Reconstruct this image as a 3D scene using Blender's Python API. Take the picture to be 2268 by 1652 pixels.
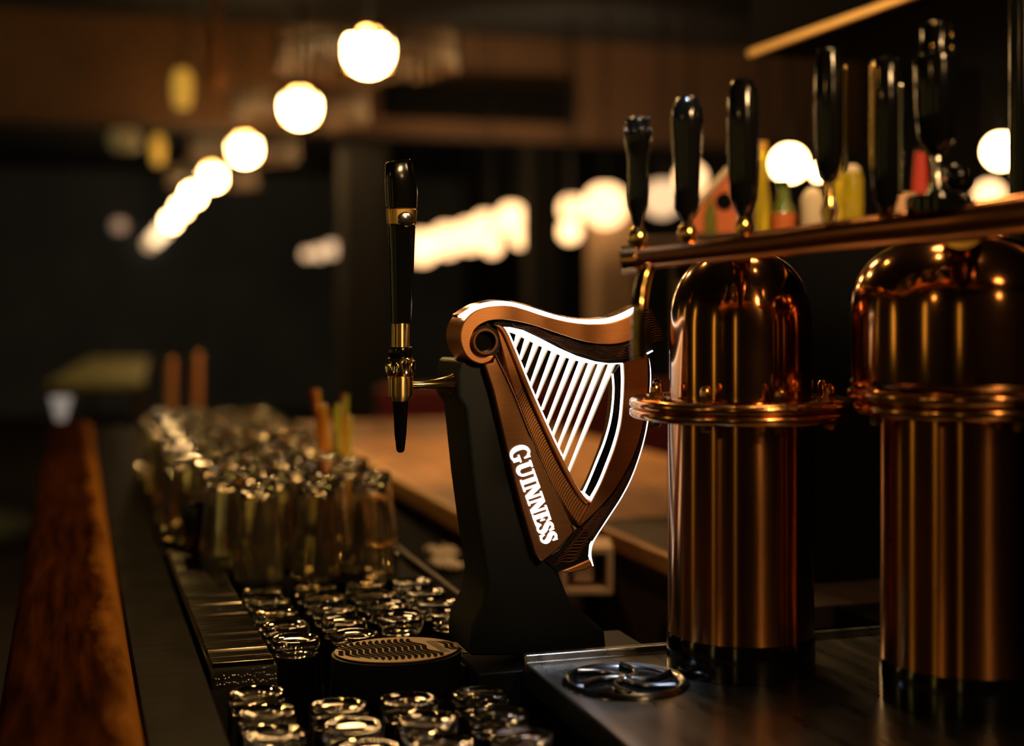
import bpy, bmesh, math, random
from mathutils import Vector, Matrix
random.seed(7)
S = bpy.context.scene
for o in list(bpy.data.objects):
    bpy.data.objects.remove(o)
PI = math.pi

# ------------------------------------------------------------------ camera, world, lights, exposure
A = math.radians(17.25)            # the bar runs along +Y, the camera is turned to the right of it
CA, SA = math.cos(A), math.sin(A)
EYE = 1.5
cam = bpy.data.cameras.new('camera')
cam.lens = 50; cam.sensor_width = 36; cam.sensor_fit = 'HORIZONTAL'
cam.shift_y = -166 / 2268
cam.clip_start = .05; cam.clip_end = 60
cam.dof.use_dof = True; cam.dof.focus_distance = 1.57; cam.dof.aperture_fstop = 1.8
cam_o = bpy.data.objects.new('camera', cam)
cam_o.location = (0, 0, EYE); cam_o.rotation_euler = (PI / 2, 0, -A)
S.collection.objects.link(cam_o); S.camera = cam_o
w = bpy.data.worlds.new('world'); S.world = w; w.use_nodes = True
w.node_tree.nodes['Background'].inputs[0].default_value = (1, .8, .6, 1)
w.node_tree.nodes['Background'].inputs[1].default_value = .004
S.view_settings.view_transform = 'Standard'
S.view_settings.look = 'None'
S.view_settings.exposure = 0
S.view_settings.gamma = 1
S.view_settings.use_curve_mapping = False
try:
    S.cycles.use_denoising = True
    S.cycles.sample_clamp_indirect = 16
    S.cycles.max_bounces = 14
    S.cycles.transmission_bounces = 12
    S.cycles.caustics_reflective = False
    S.cycles.blur_glossy = .3
except Exception:
    pass


def ray(px, py):
    x = (px - 1134) / 3150
    return Vector((x * CA + SA, -x * SA + CA, -(py - 660) / 3150))


def at_d(px, py, d):
    v = ray(px, py) * d
    return Vector((v.x, v.y, v.z + EYE))


def at_Y(px, py, Y):
    r = ray(px, py)
    return at_d(px, py, Y / r.y)


def at_Z(px, py, Z):
    r = ray(px, py)
    return at_d(px, py, (Z - EYE) / r.z)


# unseen spots added to light parts of the bar, each (position, target, watts, colour, cone degrees, radius)
SPOTS = [
    ((.78, -.55, 2.45), (.50, 1.49, 1.49), 190, (1, .60, .25), 12, .14),    # on the tap, from behind the photographer
    ((1.05, 3.5, 2.95), (1.02, 3.45, 1.1), 100, (1, .58, .20), 44, .05),    # on the back counter
    ((.95, .9, 2.95), (.05, .95, 1.1), 6, (1, .55, .20), 40, .05),        # on the wooden rail, from the right
    ((.20, 4.6, 2.95), (.30, 2.5, 1.15), 58, (1, .55, .15), 50, .03),      # on the glasses, from behind them
    ((.45, 3.0, 2.95), (.30, 1.6, 1.1), 24, (1, .52, .14), 44, .03),       # on the well
    ((-2.6, -.6, 2.6), (.70, 1.35, 1.3), 12, (1, .55, .18), 24, .03),      # on the copper columns, from the left
    ((2.5, 7.0, 1.9), (3.0, 8.6, 2.9), 60, (1, .58, .25), 90, .08),        # up on the cross beam
    ((-.9, 9.9, 2.9), (-1.05, 10.0, .8), 120, (.80, .75, .25), 40, .05),   # on the far table
    ((1.25, 2.35, 2.6), (1.14, 2.04, 1.62), 40, (1, .68, .30), 34, .03),
    ((.35, .1, 2.7), (1.14, 2.02, 1.64), 110, (1, .68, .34), 17, .04),    # on the bottle shelf
    ((.78, 1.22, 2.7), (.72, 1.2, 1.5), 4, (1, .62, .26), 40, .010),       # three small lights added over the pipe
    ((.66, 1.45, 2.7), (.62, 1.3, 1.5), 4, (1, .62, .26), 40, .010),
    ((.95, 1.05, 2.7), (.90, 1.05, 1.5), 4, (1, .62, .26), 40, .010),
    ((1.55, 2.55, 2.25), (.70, 1.15, 1.54), 30, (1, .60, .25), 30, .03),   # glow on the copper pipe
    ((.80, 1.75, 2.9), (.84, 2.2, 1.02), 45, (1, .60, .26), 20, .04),      # on the lower worktop behind the tap
    ((.50, 1.05, 2.95), (.50, 1.335, 1.11), 190, (.66, .82, 1.0), 8, .02),    # cool light added on the steel corner
]

# ------------------------------------------------------------------ materials
MATS = {}


def mat(name, col, rough=.5, metal=0., emit=None, es=0., trans=0., ior=1.45, aniso=0., spec=None, coat=0.):
    m = bpy.data.materials.new(name); m.use_nodes = True
    b = m.node_tree.nodes['Principled BSDF']
    b.inputs['Base Color'].default_value = (*col, 1)
    b.inputs['Roughness'].default_value = rough
    b.inputs['Metallic'].default_value = metal
    b.inputs['IOR'].default_value = ior
    if trans: b.inputs['Transmission Weight'].default_value = trans
    if emit: b.inputs['Emission Color'].default_value = (*emit, 1); b.inputs['Emission Strength'].default_value = es
    if aniso:
        b.inputs['Anisotropic Rotation'].default_value = .25
        b.inputs['Anisotropic'].default_value = aniso
        t = m.node_tree.nodes.new('ShaderNodeTangent'); t.direction_type = 'RADIAL'; t.axis = 'Z'
        m.node_tree.links.new(t.outputs[0], b.inputs['Tangent'])
    if spec is not None: b.inputs['Specular IOR Level'].default_value = spec
    if coat: b.inputs['Coat Weight'].default_value = coat
    MATS[name] = m
    return m


def noise_mix(m, c1, c2, scale=(1, 1, 1), nscale=5., detail=4., lo=.35, hi=.65, bump=0., rough=None):
    nt = m.node_tree; N = nt.nodes; L = nt.links; b = N['Principled BSDF']
    tc = N.new('ShaderNodeTexCoord'); mp = N.new('ShaderNodeMapping'); mp.inputs['Scale'].default_value = scale
    nz = N.new('ShaderNodeTexNoise'); nz.inputs['Scale'].default_value = nscale; nz.inputs['Detail'].default_value = detail
    cr = N.new('ShaderNodeValToRGB')
    cr.color_ramp.elements[0].position = lo; cr.color_ramp.elements[0].color = (*c1, 1)
    cr.color_ramp.elements[1].position = hi; cr.color_ramp.elements[1].color = (*c2, 1)
    L.new(tc.outputs['Object'], mp.inputs[0]); L.new(mp.outputs[0], nz.inputs['Vector'])
    L.new(nz.outputs[0], cr.inputs[0]); L.new(cr.outputs[0], b.inputs['Base Color'])
    if bump:
        bp = N.new('ShaderNodeBump'); bp.inputs['Strength'].default_value = bump; bp.inputs['Distance'].default_value = .002
        L.new(nz.outputs[0], bp.inputs['Height']); L.new(bp.outputs[0], b.inputs['Normal'])
    if rough:
        mr = N.new('ShaderNodeMapRange'); mr.inputs[3].default_value = rough[0]; mr.inputs[4].default_value = rough[1]
        L.new(nz.outputs[0], mr.inputs[0]); L.new(mr.outputs[0], b.inputs['Roughness'])
    return m


M = MATS
mat('copper', (.42, .18, .058), .21, 1, aniso=.97)
mat('copper_polish', (.66, .32, .12), .16, 1)
mat('copper_dome', (.42, .19, .07), .13, 1, aniso=.5)
noise_mix(mat('bronze_plate', (.4, .2, .09), .40, 1), (.34, .165, .075), (.42, .205, .095), (3, 3, 60), 12, 4, .3, .7)
mat('bronze_dark', (.16, .075, .04), .42, 1)
noise_mix(mat('copper_brushed', (.78, .36, .15), .38, 1), (.70, .31, .12), (.80, .37, .155), (3, 3, 60), 12, 4, .3, .7)
mat('bronze', (.30, .14, .07), .38, 1)
mat('brass', (.85, .55, .20), .16, 1)
mat('gold', (.95, .66, .28), .13, 1)
mat('gold_turned', (.95, .66, .28), .36, 1, aniso=.96)
mat('chrome', (.75, .72, .68), .12, 1)
mat('steel', (.42, .41, .40), .22, 1)
noise_mix(MATS['steel'], (.30, .29, .28), (.46, .45, .44), (6, 1, 1), 9, 6, .3, .7, rough=(.22, .36))
mat('dark_steel', (.16, .16, .17), .22, 1)
mat('black_gloss', (.004, .004, .004), .12)
mat('black_satin', (.011, .014, .018), .5, spec=.25)
mat('black_rubber', (.022, .021, .020), .6)
mat('dark_void', (.008, .008, .008), .9, spec=.05)
mat('led', (.9, .9, .9), .4, emit=(.93, .96, 1.0), es=3.5)
mat('led_text', (.9, .9, .9), .4, emit=(.97, .96, 1.0), es=2.2)
mat('string_lit', (.8, .8, .78), .4, emit=(1, .98, .95), es=1.7)
mat('string_side', (.55, .40, .24), .4, emit=(1, .78, .48), es=.34)  # tan side lit by the strings, its light put in as emission
mat('opal', (.9, .85, .75), .4, emit=(1, .58, .22), es=64)
mat('opal_far', (.9, .8, .6), .4, emit=(1, .68, .36), es=3)
mat('opal_end', (.9, .8, .6), .4, emit=(1, .62, .30), es=1.0)
mat('opal_cream', (.9, .8, .6), .4, emit=(1, .56, .25), es=3.2)
mat('opal_white', (.9, .8, .6), .4, emit=(1, .60, .24), es=30)
mat('opal_peach', (.9, .7, .5), .4, emit=(1, .62, .34), es=1.1)
mat('amber', (.7, .45, .1), .3, emit=(1, .55, .07), es=.42)
mat('amber_dim', (.5, .4, .2), .3, emit=(.7, .55, .2), es=.07)
mat('window_and_panel_glow', (.4, .4, .2), .4, emit=(1, .70, .15), es=2.0)
mat('glass', (.97, .95, .88), 0, trans=1.0, ior=1.48)
mat('glass_tall', (1, .95, .80), 0, trans=.987, ior=1.48)
mat('glass_amber', (1, .78, .45), .02, trans=1, ior=1.48)
mat('glass_yellow', (.95, .75, .05), .05, trans=.6, ior=1.4)
mat('glass_green', (.35, .45, .06), .05, trans=.65, ior=1.4)
mat('glass_smoke', (.10, .095, .085), .08, spec=.6)
noise_mix(mat('wood_rail', (.20, .06, .02), .34, spec=0.), (.026, .008, .003), (.10, .030, .007), (26, 2.2, 20), 3.2, 8, .32, .70, bump=.8, rough=(.32, .55))
_m = MATS['wood_rail']; _nt = _m.node_tree; _N = _nt.nodes; _b = _N['Principled BSDF']      # edge highlight painted in as lighter orange along the inner edge
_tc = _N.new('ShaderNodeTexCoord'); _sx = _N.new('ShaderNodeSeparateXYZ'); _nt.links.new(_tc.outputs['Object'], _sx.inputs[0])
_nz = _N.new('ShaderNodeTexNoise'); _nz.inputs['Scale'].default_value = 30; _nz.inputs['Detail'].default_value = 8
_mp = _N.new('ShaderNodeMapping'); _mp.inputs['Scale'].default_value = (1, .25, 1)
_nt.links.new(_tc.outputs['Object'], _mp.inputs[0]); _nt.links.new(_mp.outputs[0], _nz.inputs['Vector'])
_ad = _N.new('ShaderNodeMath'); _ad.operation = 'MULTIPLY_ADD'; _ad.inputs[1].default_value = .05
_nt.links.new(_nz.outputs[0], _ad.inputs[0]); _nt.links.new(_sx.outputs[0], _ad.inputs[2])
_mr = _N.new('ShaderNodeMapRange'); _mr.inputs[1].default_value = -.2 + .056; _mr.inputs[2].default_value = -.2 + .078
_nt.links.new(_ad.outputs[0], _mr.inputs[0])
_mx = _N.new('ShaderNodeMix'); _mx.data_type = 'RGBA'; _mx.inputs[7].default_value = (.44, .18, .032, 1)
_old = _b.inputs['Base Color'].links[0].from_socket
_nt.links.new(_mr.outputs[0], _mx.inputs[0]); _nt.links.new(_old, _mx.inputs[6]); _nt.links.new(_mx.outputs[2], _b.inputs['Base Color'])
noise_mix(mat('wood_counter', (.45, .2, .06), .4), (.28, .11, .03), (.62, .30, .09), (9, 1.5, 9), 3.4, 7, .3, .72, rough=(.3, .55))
noise_mix(mat('wood_dark', (.05, .03, .02), .6), (.030, .018, .012), (.06, .034, .02), (8, 1, 8), 3, 5)
noise_mix(mat('bar_black', (.012, .012, .012), .2, spec=.3, ior=1.06), (.004, .004, .0045), (.008, .008, .009), (2, 30, 2), 3, 5, .35, .7, rough=(.25, .6))
noise_mix(mat('wall_paint', (.05, .038, .03), .9), (.13, .17, .25), (.17, .22, .32), (1, 1, 1), 1.2, 4)
noise_mix(mat('post_paint', (.02, .02, .02), .8), (.006, .0065, .008), (.009, .0095, .011), (1, 1, 1), 2, 4)
noise_mix(mat('rear_paint', (.2, .2, .2), .9), (.09, .10, .12), (.12, .13, .15), (1, 1, 1), 1.2, 4)
noise_mix(mat('ceiling_paint', (.03, .03, .03), .9), (.020, .024, .032), (.028, .032, .042), (1, 1, 1), 1.2, 4)
mat('panel_black', (.010, .009, .008), .4, spec=.25)
mat('copper_pipe', (.72, .30, .12), .20, 1)
mat('fringe_bronze', (.07, .035, .010), .5)
noise_mix(mat('wood_edge_highlight', (.8, .44, .12), .35), (.62, .32, .08), (.85, .48, .14), (9, 1.5, 9), 3.4, 6, .3, .7)  # counter's bright edge highlight painted as lighter wood
mat('table_olive', (.30, .30, .10), .6)
mat('brass_dark', (.30, .20, .07), .14, 1)
noise_mix(mat('beam_paint', (.2, .12, .08), .85), (.13, .075, .045), (.18, .105, .065), (1, 1, 1), .8, 4)
noise_mix(mat('floor_wood', (.04, .03, .02), .6), (.02, .014, .01), (.05, .032, .02), (1, 8, 1), 2, 5)
mat('plaster_pale', (.62, .42, .26), .8)
mat('cream_paint', (.62, .42, .27), .6)
mat('paper', (.75, .62, .5), .8)
mat('label_red', (.55, .04, .02), .5)
mat('orange_card', (.70, .16, .04), .6)
mat('label_cream', (.8, .62, .42), .6)
mat('straw_red', (.65, .06, .02), .3)
mat('straw_amber', (.9, .45, .05), .3)
mat('straw_lime', (.65, .65, .08), .3)
mat('silver_foil', (.75, .72, .75), .3, .6)
mat('peach', (.9, .5, .28), .5)
mat('engrave', (.05, .028, .008), .5, .3)
mat('tray_gold', (.15, .095, .033), .45, 1)
mat('collar_gold', (.70, .42, .14), .3, 1)
mat('strip_brass', (.85, .55, .20), .45, 1)
mat('seat_red', (.18, .02, .02), .7)


# ------------------------------------------------------------------ mesh builder
class MB:
    def __init__(s):
        s.bm = bmesh.new()

    def poly(s, pts, ext=None):
        """planar outline, extruded by the vector ext"""
        f = [s.bm.verts.new(p) for p in pts]
        face = s.bm.faces.new(f)
        if ext is not None:
            e = Vector(ext)
            g = [s.bm.verts.new(Vector(p) + e) for p in pts]
            s.bm.faces.new(list(reversed(g)))
            n = len(f)
            for i in range(n):
                j = (i + 1) % n
                s.bm.faces.new((f[j], f[i], g[i], g[j]))
        return s

    def strip(s, a, b, ext=None):
        """quad band between two equally long polylines, extruded by ext"""
        n = len(a)
        va = [s.bm.verts.new(p) for p in a]; vb = [s.bm.verts.new(p) for p in b]
        for i in range(n - 1):
            s.bm.faces.new((va[i], va[i + 1], vb[i + 1], vb[i]))
        if ext is not None:
            e = Vector(ext)
            wa = [s.bm.verts.new(Vector(p) + e) for p in a]; wb = [s.bm.verts.new(Vector(p) + e) for p in b]
            for i in range(n - 1):
                s.bm.faces.new((wa[i + 1], wa[i], wb[i], wb[i + 1]))
                s.bm.faces.new((va[i + 1], va[i], wa[i], wa[i + 1]))
                s.bm.faces.new((vb[i], vb[i + 1], wb[i + 1], wb[i]))
            s.bm.faces.new((va[0], vb[0], wb[0], wa[0]))
            s.bm.faces.new((vb[-1], va[-1], wa[-1], wb[-1]))
        return s

    def box(s, lo, hi):
        x0, y0, z0 = lo; x1, y1, z1 = hi
        return s.poly([(x0, y0, z0), (x0, y1, z0), (x1, y1, z0), (x1, y0, z0)], (0, 0, z1 - z0))

    def lathe(s, prof, c=(0, 0, 0), n=32, sx=1, sy=1, mtx=None, close=False):
        c = Vector(c); rings = []
        for r, z in prof:
            if r < 1e-6:
                p = Vector((0, 0, z)); p = (mtx @ p) if mtx else p
                rings.append([s.bm.verts.new(c + p)])
            else:
                ring = []
                for i in range(n):
                    t = 2 * PI * i / n
                    p = Vector((r * sx * math.cos(t), r * sy * math.sin(t), z)); p = (mtx @ p) if mtx else p
                    ring.append(s.bm.verts.new(c + p))
                rings.append(ring)
        pairs = list(zip(rings[:-1], rings[1:]))
        if close: pairs.append((rings[-1], rings[0]))
        for a, b in pairs:
            for i in range(n):
                j = (i + 1) % n
                if len(a) == 1 and len(b) == 1: continue
                if len(a) == 1: s.bm.faces.new((a[0], b[i], b[j]))
                elif len(b) == 1: s.bm.faces.new((a[i], a[j], b[0]))
                else: s.bm.faces.new((a[i], a[j], b[j], b[i]))
        if not close:
            if len(rings[0]) > 1: s.bm.faces.new(list(reversed(rings[0])))
            if len(rings[-1]) > 1: s.bm.faces.new(rings[-1])
        return s

    def tube(s, pts, r, n=12, caps=True):
        pts = [Vector(p) for p in pts]; k = len(pts)
        rs = r if isinstance(r, (list, tuple)) else [r] * k
        rings = []; up = None
        for i, p in enumerate(pts):
            t = (pts[min(i + 1, k - 1)] - pts[max(i - 1, 0)]).normalized()
            if up is None:
                up = Vector((0, 0, 1)) if abs(t.z) < .9 else Vector((1, 0, 0))
            u = t.cross(up).normalized(); v = u.cross(t).normalized(); up = v
            rings.append([s.bm.verts.new(p + rs[i] * (math.cos(2 * PI * q / n) * u + math.sin(2 * PI * q / n) * v)) for q in range(n)])
        for a, b in zip(rings[:-1], rings[1:]):
            for i in range(n):
                j = (i + 1) % n
                s.bm.faces.new((a[i], a[j], b[j], b[i]))
        if caps:
            s.bm.faces.new(list(reversed(rings[0]))); s.bm.faces.new(rings[-1])
        return s

    def ball(s, c, r, n=24, z0=-1, z1=1, sx=1, sy=1, sz=1):
        prof = []
        m = n // 2
        for i in range(m + 1):
            t = math.asin(z0) + (math.asin(z1) - math.asin(z0)) * i / m
            prof.append((max(0, r * math.cos(t)), r * sz * math.sin(t)))
        return s.lathe(prof, c, n, sx, sy)

    def build(s, name, m, parent=None, smooth=35, bevel=0, seg=2):
        bm = s.bm
        bmesh.ops.recalc_face_normals(bm, faces=bm.faces)
        if parent is not None:
            r = parent
            while r.parent: r = r.parent
            bmesh.ops.translate(bm, verts=bm.verts, vec=-Vector(r.location))
        th = math.radians(smooth)
        for f in bm.faces: f.smooth = True
        for e in bm.edges:
            e.smooth = len(e.link_faces) == 2 and e.calc_face_angle(0) < th
        me = bpy.data.meshes.new(name); bm.to_mesh(me); bm.free()
        me.materials.append(MATS[m] if isinstance(m, str) else m)
        o = bpy.data.objects.new(name, me); S.collection.objects.link(o)
        if parent is not None: o.parent = parent
        if bevel:
            b = o.modifiers.new('edge', 'BEVEL'); b.width = bevel; b.segments = seg; b.limit_method = 'ANGLE'; b.angle_limit = math.radians(40)
        return o


def tag(o, label=None, cat=None, group=None, kind=None):
    if label: o['label'] = label
    if cat: o['category'] = cat
    if group: o['group'] = group
    if kind: o['kind'] = kind
    return o


def thing(name, loc, label, cat, group=None):
    o = bpy.data.objects.new(name, None); o.empty_display_size = .05
    o.location = loc; S.collection.objects.link(o)
    return tag(o, label, cat, group)


def copy_tree(o, parent=None):
    c = o.copy(); S.collection.objects.link(c)
    if parent is not None: c.parent = parent
    for ch in list(o.children): copy_tree(ch, c)
    return c


def spline(pts, n=8):
    pts = [Vector(p) for p in pts]; out = []
    for i in range(len(pts) - 1):
        p0, p1, p2, p3 = pts[max(i - 1, 0)], pts[i], pts[i + 1], pts[min(i + 2, len(pts) - 1)]
        for k in range(n):
            t = k / n
            out.append(.5 * ((2 * p1) + (p2 - p0) * t + (2 * p0 - 5 * p1 + 4 * p2 - p3) * t * t + (3 * p1 - p0 - 3 * p2 + p3) * t ** 3))
    out.append(pts[-1])
    return out


def resample(pts, n):
    pts = [Vector(p) for p in pts]
    L = [0]
    for a, b in zip(pts[:-1], pts[1:]): L.append(L[-1] + (b - a).length)
    out = []; j = 0
    for i in range(n):
        t = L[-1] * i / (n - 1)
        while j < len(L) - 2 and L[j + 1] < t: j += 1
        f = (t - L[j]) / max(1e-9, L[j + 1] - L[j])
        out.append(pts[j].lerp(pts[j + 1], min(1, max(0, f))))
    return out


def P2(pts, n=8):
    return [(p.x, p.y) for p in spline([(x, y, 0) for x, y in pts], n)]


# ------------------------------------------------------------------ the room
CEIL = 3.15
XL, XR, YB, YF = -3.5, 5.2, 19.0, -2.6


def struct(name, lo, hi, m):
    return tag(MB().box(lo, hi).build(name, m), kind='structure')


struct('floor', (XL - .1, YF - .1, -.1), (XR + .1, YB + .1, 0), 'floor_wood')
struct('ceiling', (XL - .1, YF - .1, CEIL), (XR + .1, YB + .1, CEIL + .1), 'ceiling_paint')
struct('wall_left', (XL - .1, YF - .1, 0), (XL, YB + .1, CEIL), 'wall_paint')
struct('wall_right', (XR, YF - .1, 0), (XR + .1, YB + .1, CEIL), 'post_paint')
struct('wall_back', (XL, YB, 0), (XR, YB + .1, CEIL), 'wall_paint')
struct('wall_front', (XL, YF - .1, 0), (XR, YF, CEIL), 'rear_paint')
# a deep beam across the room under the ceiling, and slim posts
YBM = 8.6
b0 = at_Y(1134, 300, YBM).z
struct('ceiling_beam', (XL, YBM, b0), (XR, YBM + .35, CEIL), 'beam_paint')
for i, (pa, pb, Y) in enumerate([(764, 858, 6.6), (1178, 1238, 6.4)]):
    a = at_Y(pa, 600, Y).x; b = at_Y(pb, 600, Y).x
    struct('pillar_%d' % (i + 1), (a, Y, 0), (b, Y + (b - a), at_Y(pa, 318, Y).z), 'post_paint')
a = at_Y(1326, 600, 8.0).x; b = at_Y(1408, 600, 8.0).x
struct('pillar_3', (a, 8.0, 0), (b, 8.2, at_Y(1366, 455, 8.0).z), 'plaster_pale')
# windows read off reflections; those further along the left wall are added glowing panels
for i, (lo, hi) in enumerate([((-2.10, YF, 1.15), (-1.88, YF + .03, 2.25)), ((XL, -.40, 1.15), (XL + .03, -.16, 2.25)), ((XL, 2.3, 1.15), (XL + .03, 2.6, 2.45)),
                              ((XL, 4.6, 1.15), (XL + .03, 4.95, 2.45)), ((XL, 7.6, 1.15), (XL + .03, 8.0, 2.45))]):
    wn = tag(MB().box(lo, hi).build('window_%d' % (i + 1), 'window_and_panel_glow'), kind='structure')
    fr = MB()
    x0, y0, z0 = lo; x1, y1, z1 = hi
    if i == 0:
        for q in (x0 - .05, x1): fr.box((q, y0, z0 - .05), (q + .05, y0 + .05, z1 + .05))
        for q in (z0 - .05, z1): fr.box((x0, y0, q), (x1, y0 + .05, q + .05))
    else:
        for q in (y0 - .05, y1): fr.box((x0, q, z0 - .05), (x0 + .05, q + .05, z1 + .05))
        for q in (z0 - .05, z1): fr.box((x0, y0, q), (x0 + .05, y1, q + .05))
    fo = fr.build('window_frame', 'wood_dark'); fo.parent = wn

# the added spots out of frame: bare lights without fixtures
for i, (p, t, wt, col, cone, rad) in enumerate(SPOTS):
    p = Vector(p); t = Vector(t); d = (t - p).normalized()
    q = (-d).to_track_quat('Z', 'Y').to_matrix()
    ld = bpy.data.lights.new('added_spot_light', 'SPOT'); ld.energy = wt; ld.color = col
    ld.spot_size = math.radians(cone); ld.spot_blend = .7; ld.shadow_soft_size = rad
    lo = bpy.data.objects.new('added_spot_light', ld); lo.location = p
    lo.rotation_euler = (-d).to_track_quat('Z', 'Y').to_euler(); S.collection.objects.link(lo)

# ------------------------------------------------------------------ the bar counter
ZT = 1.10                                  # bar surface
bar = thing('bar_counter', (0.2, 2.5, 0), 'long black bar counter with a scratched wooden front rail and a sunken glass well', 'bar counter')
Y0, Y1 = -.8, 4.6
# rounded wooden rail
prof = [(-.064, 1.06), (-.066, 1.10), (-.058, 1.116), (-.040, 1.120), (.036, 1.120), (.051, 1.117), (.060, 1.108), (.064, 1.095), (.064, 1.06)]
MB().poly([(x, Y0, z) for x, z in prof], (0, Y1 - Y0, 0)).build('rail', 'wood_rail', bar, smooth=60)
MB().box((-.05, Y0, .0), (.05, Y1, 1.06)).build('front_panel', 'wood_dark', bar)
t = MB()
t.box((.0645, Y0, 1.05), (.138, Y1, ZT))                   # strip between rail and well
t.build('bar_top', 'bar_black', bar, bevel=.003)
t = MB()
t.poly([(.138, Y0, .95), (.455, Y0, .95), (.455, 1.655, .95), (.484, 1.655, .95), (.484, 1.98, .95), (.138, 1.98, .95)][::-1], (0, 0, .045))   # well floor
t.poly([(.138, 2.285, .95), (.225, 2.285, .95), (.225, 1.9805, .95), (.484, 1.9805, .95), (.484, Y1, .95), (.138, Y1, .95)][::-1], (0, 0, ZT - .95))   # raised shelf behind it
t.box((.138, 1.981, .95), (.2245, 2.2845, .995))
t.build('glass_shelf', 'bar_black', bar, bevel=.002)
MB().box((.4845, 1.66, .95), (.494, Y1, 1.112)).build('shelf_lip', 'wood_dark', bar, bevel=.002)
MB().box((.495, 1.66, .905), (.690, Y1, 1.03)).build('worktop', 'dark_void', bar)
MB().box((.05, Y0, 0), (.690, Y1, .90)).build('cabinet_body', 'dark_void', bar)

# two steps of the back counter
bc = thing('back_counter', (1.1, 3.4, 0), 'orange-lit wooden back counter running away behind the tap', 'counter')
MB().box((.710, 2.42, 1.06), (1.45, 4.6, 1.0985)).build('counter_top', 'wood_counter', bc)
MB().box((.692, 2.41, 1.058), (.7098, 4.6, 1.10)).build('edge_strip', 'wood_edge_highlight', bc, bevel=.006, seg=3)
MB().box((.71, 2.44, .0), (1.43, 4.58, 1.06)).build('front_panel', 'wood_dark', bc)
sc_ = thing('side_counter', (1.2, 1.9, 0), 'dark cabinet with an orange wooden edge strip behind the copper column', 'cabinet')
MB().box((.900, 1.65, 1.07), (1.45, 2.40, 1.0985)).build('counter_top', 'wood_dark', sc_)
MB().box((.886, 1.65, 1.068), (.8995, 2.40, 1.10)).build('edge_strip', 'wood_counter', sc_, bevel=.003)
MB().box((.905, 1.67, .0), (1.43, 2.39, 1.07)).build('body', 'wood_dark', sc_)

# small open box on the cabinet face
p = at_d(1297, 1252, 2.35)
bx = thing('wooden_box', p, 'small cream open-fronted box fixed to the cabinet behind the harp', 'box')
W2, H2, D2, T2 = .042, .038, .05, .010
t = MB()
ux = Vector((CA, -SA, 0)); uy = Vector((SA, CA, 0)); uz = Vector((0, 0, 1))


def obox(mb, c, hx, hy, hz):
    q = [c - ux * hx - uy * hy - uz * hz, c - ux * hx + uy * hy - uz * hz, c + ux * hx + uy * hy - uz * hz, c + ux * hx - uy * hy - uz * hz]
    mb.poly(q, uz * (2 * hz))


obox(t, p - ux * (W2 - T2 / 2), T2 / 2, D2, H2); obox(t, p + ux * (W2 - T2 / 2), T2 / 2, D2, H2)
obox(t, p - uz * (H2 - T2 / 2), W2 - T2, D2, T2 / 2); obox(t, p + uz * (H2 - T2 / 2), W2 - T2, D2, T2 / 2)
t.build('frame', 'cream_paint', bx, bevel=.001)
t = MB(); obox(t, p + uy * (D2 - .006), W2 - T2, .005, H2 - T2); t.build('back_panel', 'wood_dark', bx)
t = MB(); obox(t, p - ux * .006 - uy * .03, .016, .012, .020); t.build('switch_block', 'cream_paint', bx, bevel=.003)

# two crumpled napkins on the lower worktop
for i, (px, py, lab) in enumerate([(1005, 1229, 'crumpled white napkin on the dark worktop, the one further from the glasses'),
                                   (985, 1257, 'crumpled white napkin on the dark worktop, the one nearer the glasses')]):
    c = at_Z(px, py, 1.033); c.x = min(c.x, .645); t = MB(); n = 9
    g = [[t.bm.verts.new((c.x + (a / (n - 1) - .5) * .042 + random.uniform(-.004, .004), c.y + (b / (n - 1) - .5) * .085 + random.uniform(-.006, .006),
                          c.z + .002 + .010 * abs(math.sin(a * 1.7 + b * .9 + i)) + random.uniform(0, .004))) for b in range(n)] for a in range(n)]
    for a in range(n - 1):
        for b in range(n - 1):
            t.bm.faces.new((g[a][b], g[a + 1][b], g[a + 1][b + 1], g[a][b + 1]))
    o = t.build('napkin', 'paper', None, smooth=30)
    so = o.modifiers.new('s', 'SOLIDIFY'); so.thickness = .001
    tag(o, lab, 'napkin', 'napkins on the worktop')

# ------------------------------------------------------------------ steel deck with glass rinser
DX0, DX1, DY0, DY1 = .462, .945, .55, 1.452
ZS = 1.112
dk = thing('steel_drainer', (.8, 1.0, .0), 'brushed steel drainer deck with a round glass rinser in front of the tap', 'drainer')
t = MB(); t.box((DX0, DY0, 1.085), (DX1, DY1 - .012, ZS)); t.build('deck', 'steel', dk, bevel=.002)
t = MB(); t.box((DX0, DY1 - .012, 1.085), (DX1, DY1, ZS + .008)); t.build('back_rim', 'steel', dk, bevel=.002)
t = MB(); t.box((DX0 + .012, DY0, .91), (DX1, DY1 - .01, 1.085)); t.build('body', 'dark_void', dk)
rc = at_Z(1385, 1513, ZS)
rin = MB().lathe([(.052, 0), (.054, .004), (.060, .006), (.064, .003), (.065, 0)], rc, 64, close=True).build('rinser_ring', 'dark_steel', dk, smooth=50)
t = MB(); t.lathe([(.0, .0015), (.052, .0015), (.052, 0), (0, 0)], rc, 48); t.build('rinser_bowl', 'black_gloss', rin)
for k in range(6):
    a = k * PI / 3 + .3
    pts = [rc + Vector((r * math.cos(a + .9 * r / .05), r * math.sin(a + .9 * r / .05), .0045)) for r in (.006, .018, .03, .042, .054)]
    MB().tube(pts, [.0035, .003, .0028, .003, .0035], 10).build('rinser_spoke', 'dark_steel', rin)
MB().ball(rc + Vector((0, 0, .004)), .009, 20, sz=.6).build('rinser_hub', 'dark_steel', rin)

# ------------------------------------------------------------------ glasses
def lathe_mesh(name, prof, m, n=36, smooth=40):     # 12 sides: a fluted glass
    o = MB().lathe(prof, (0, 0, 0), n, close=True).build(name, m, None, smooth=smooth)
    return o


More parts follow.
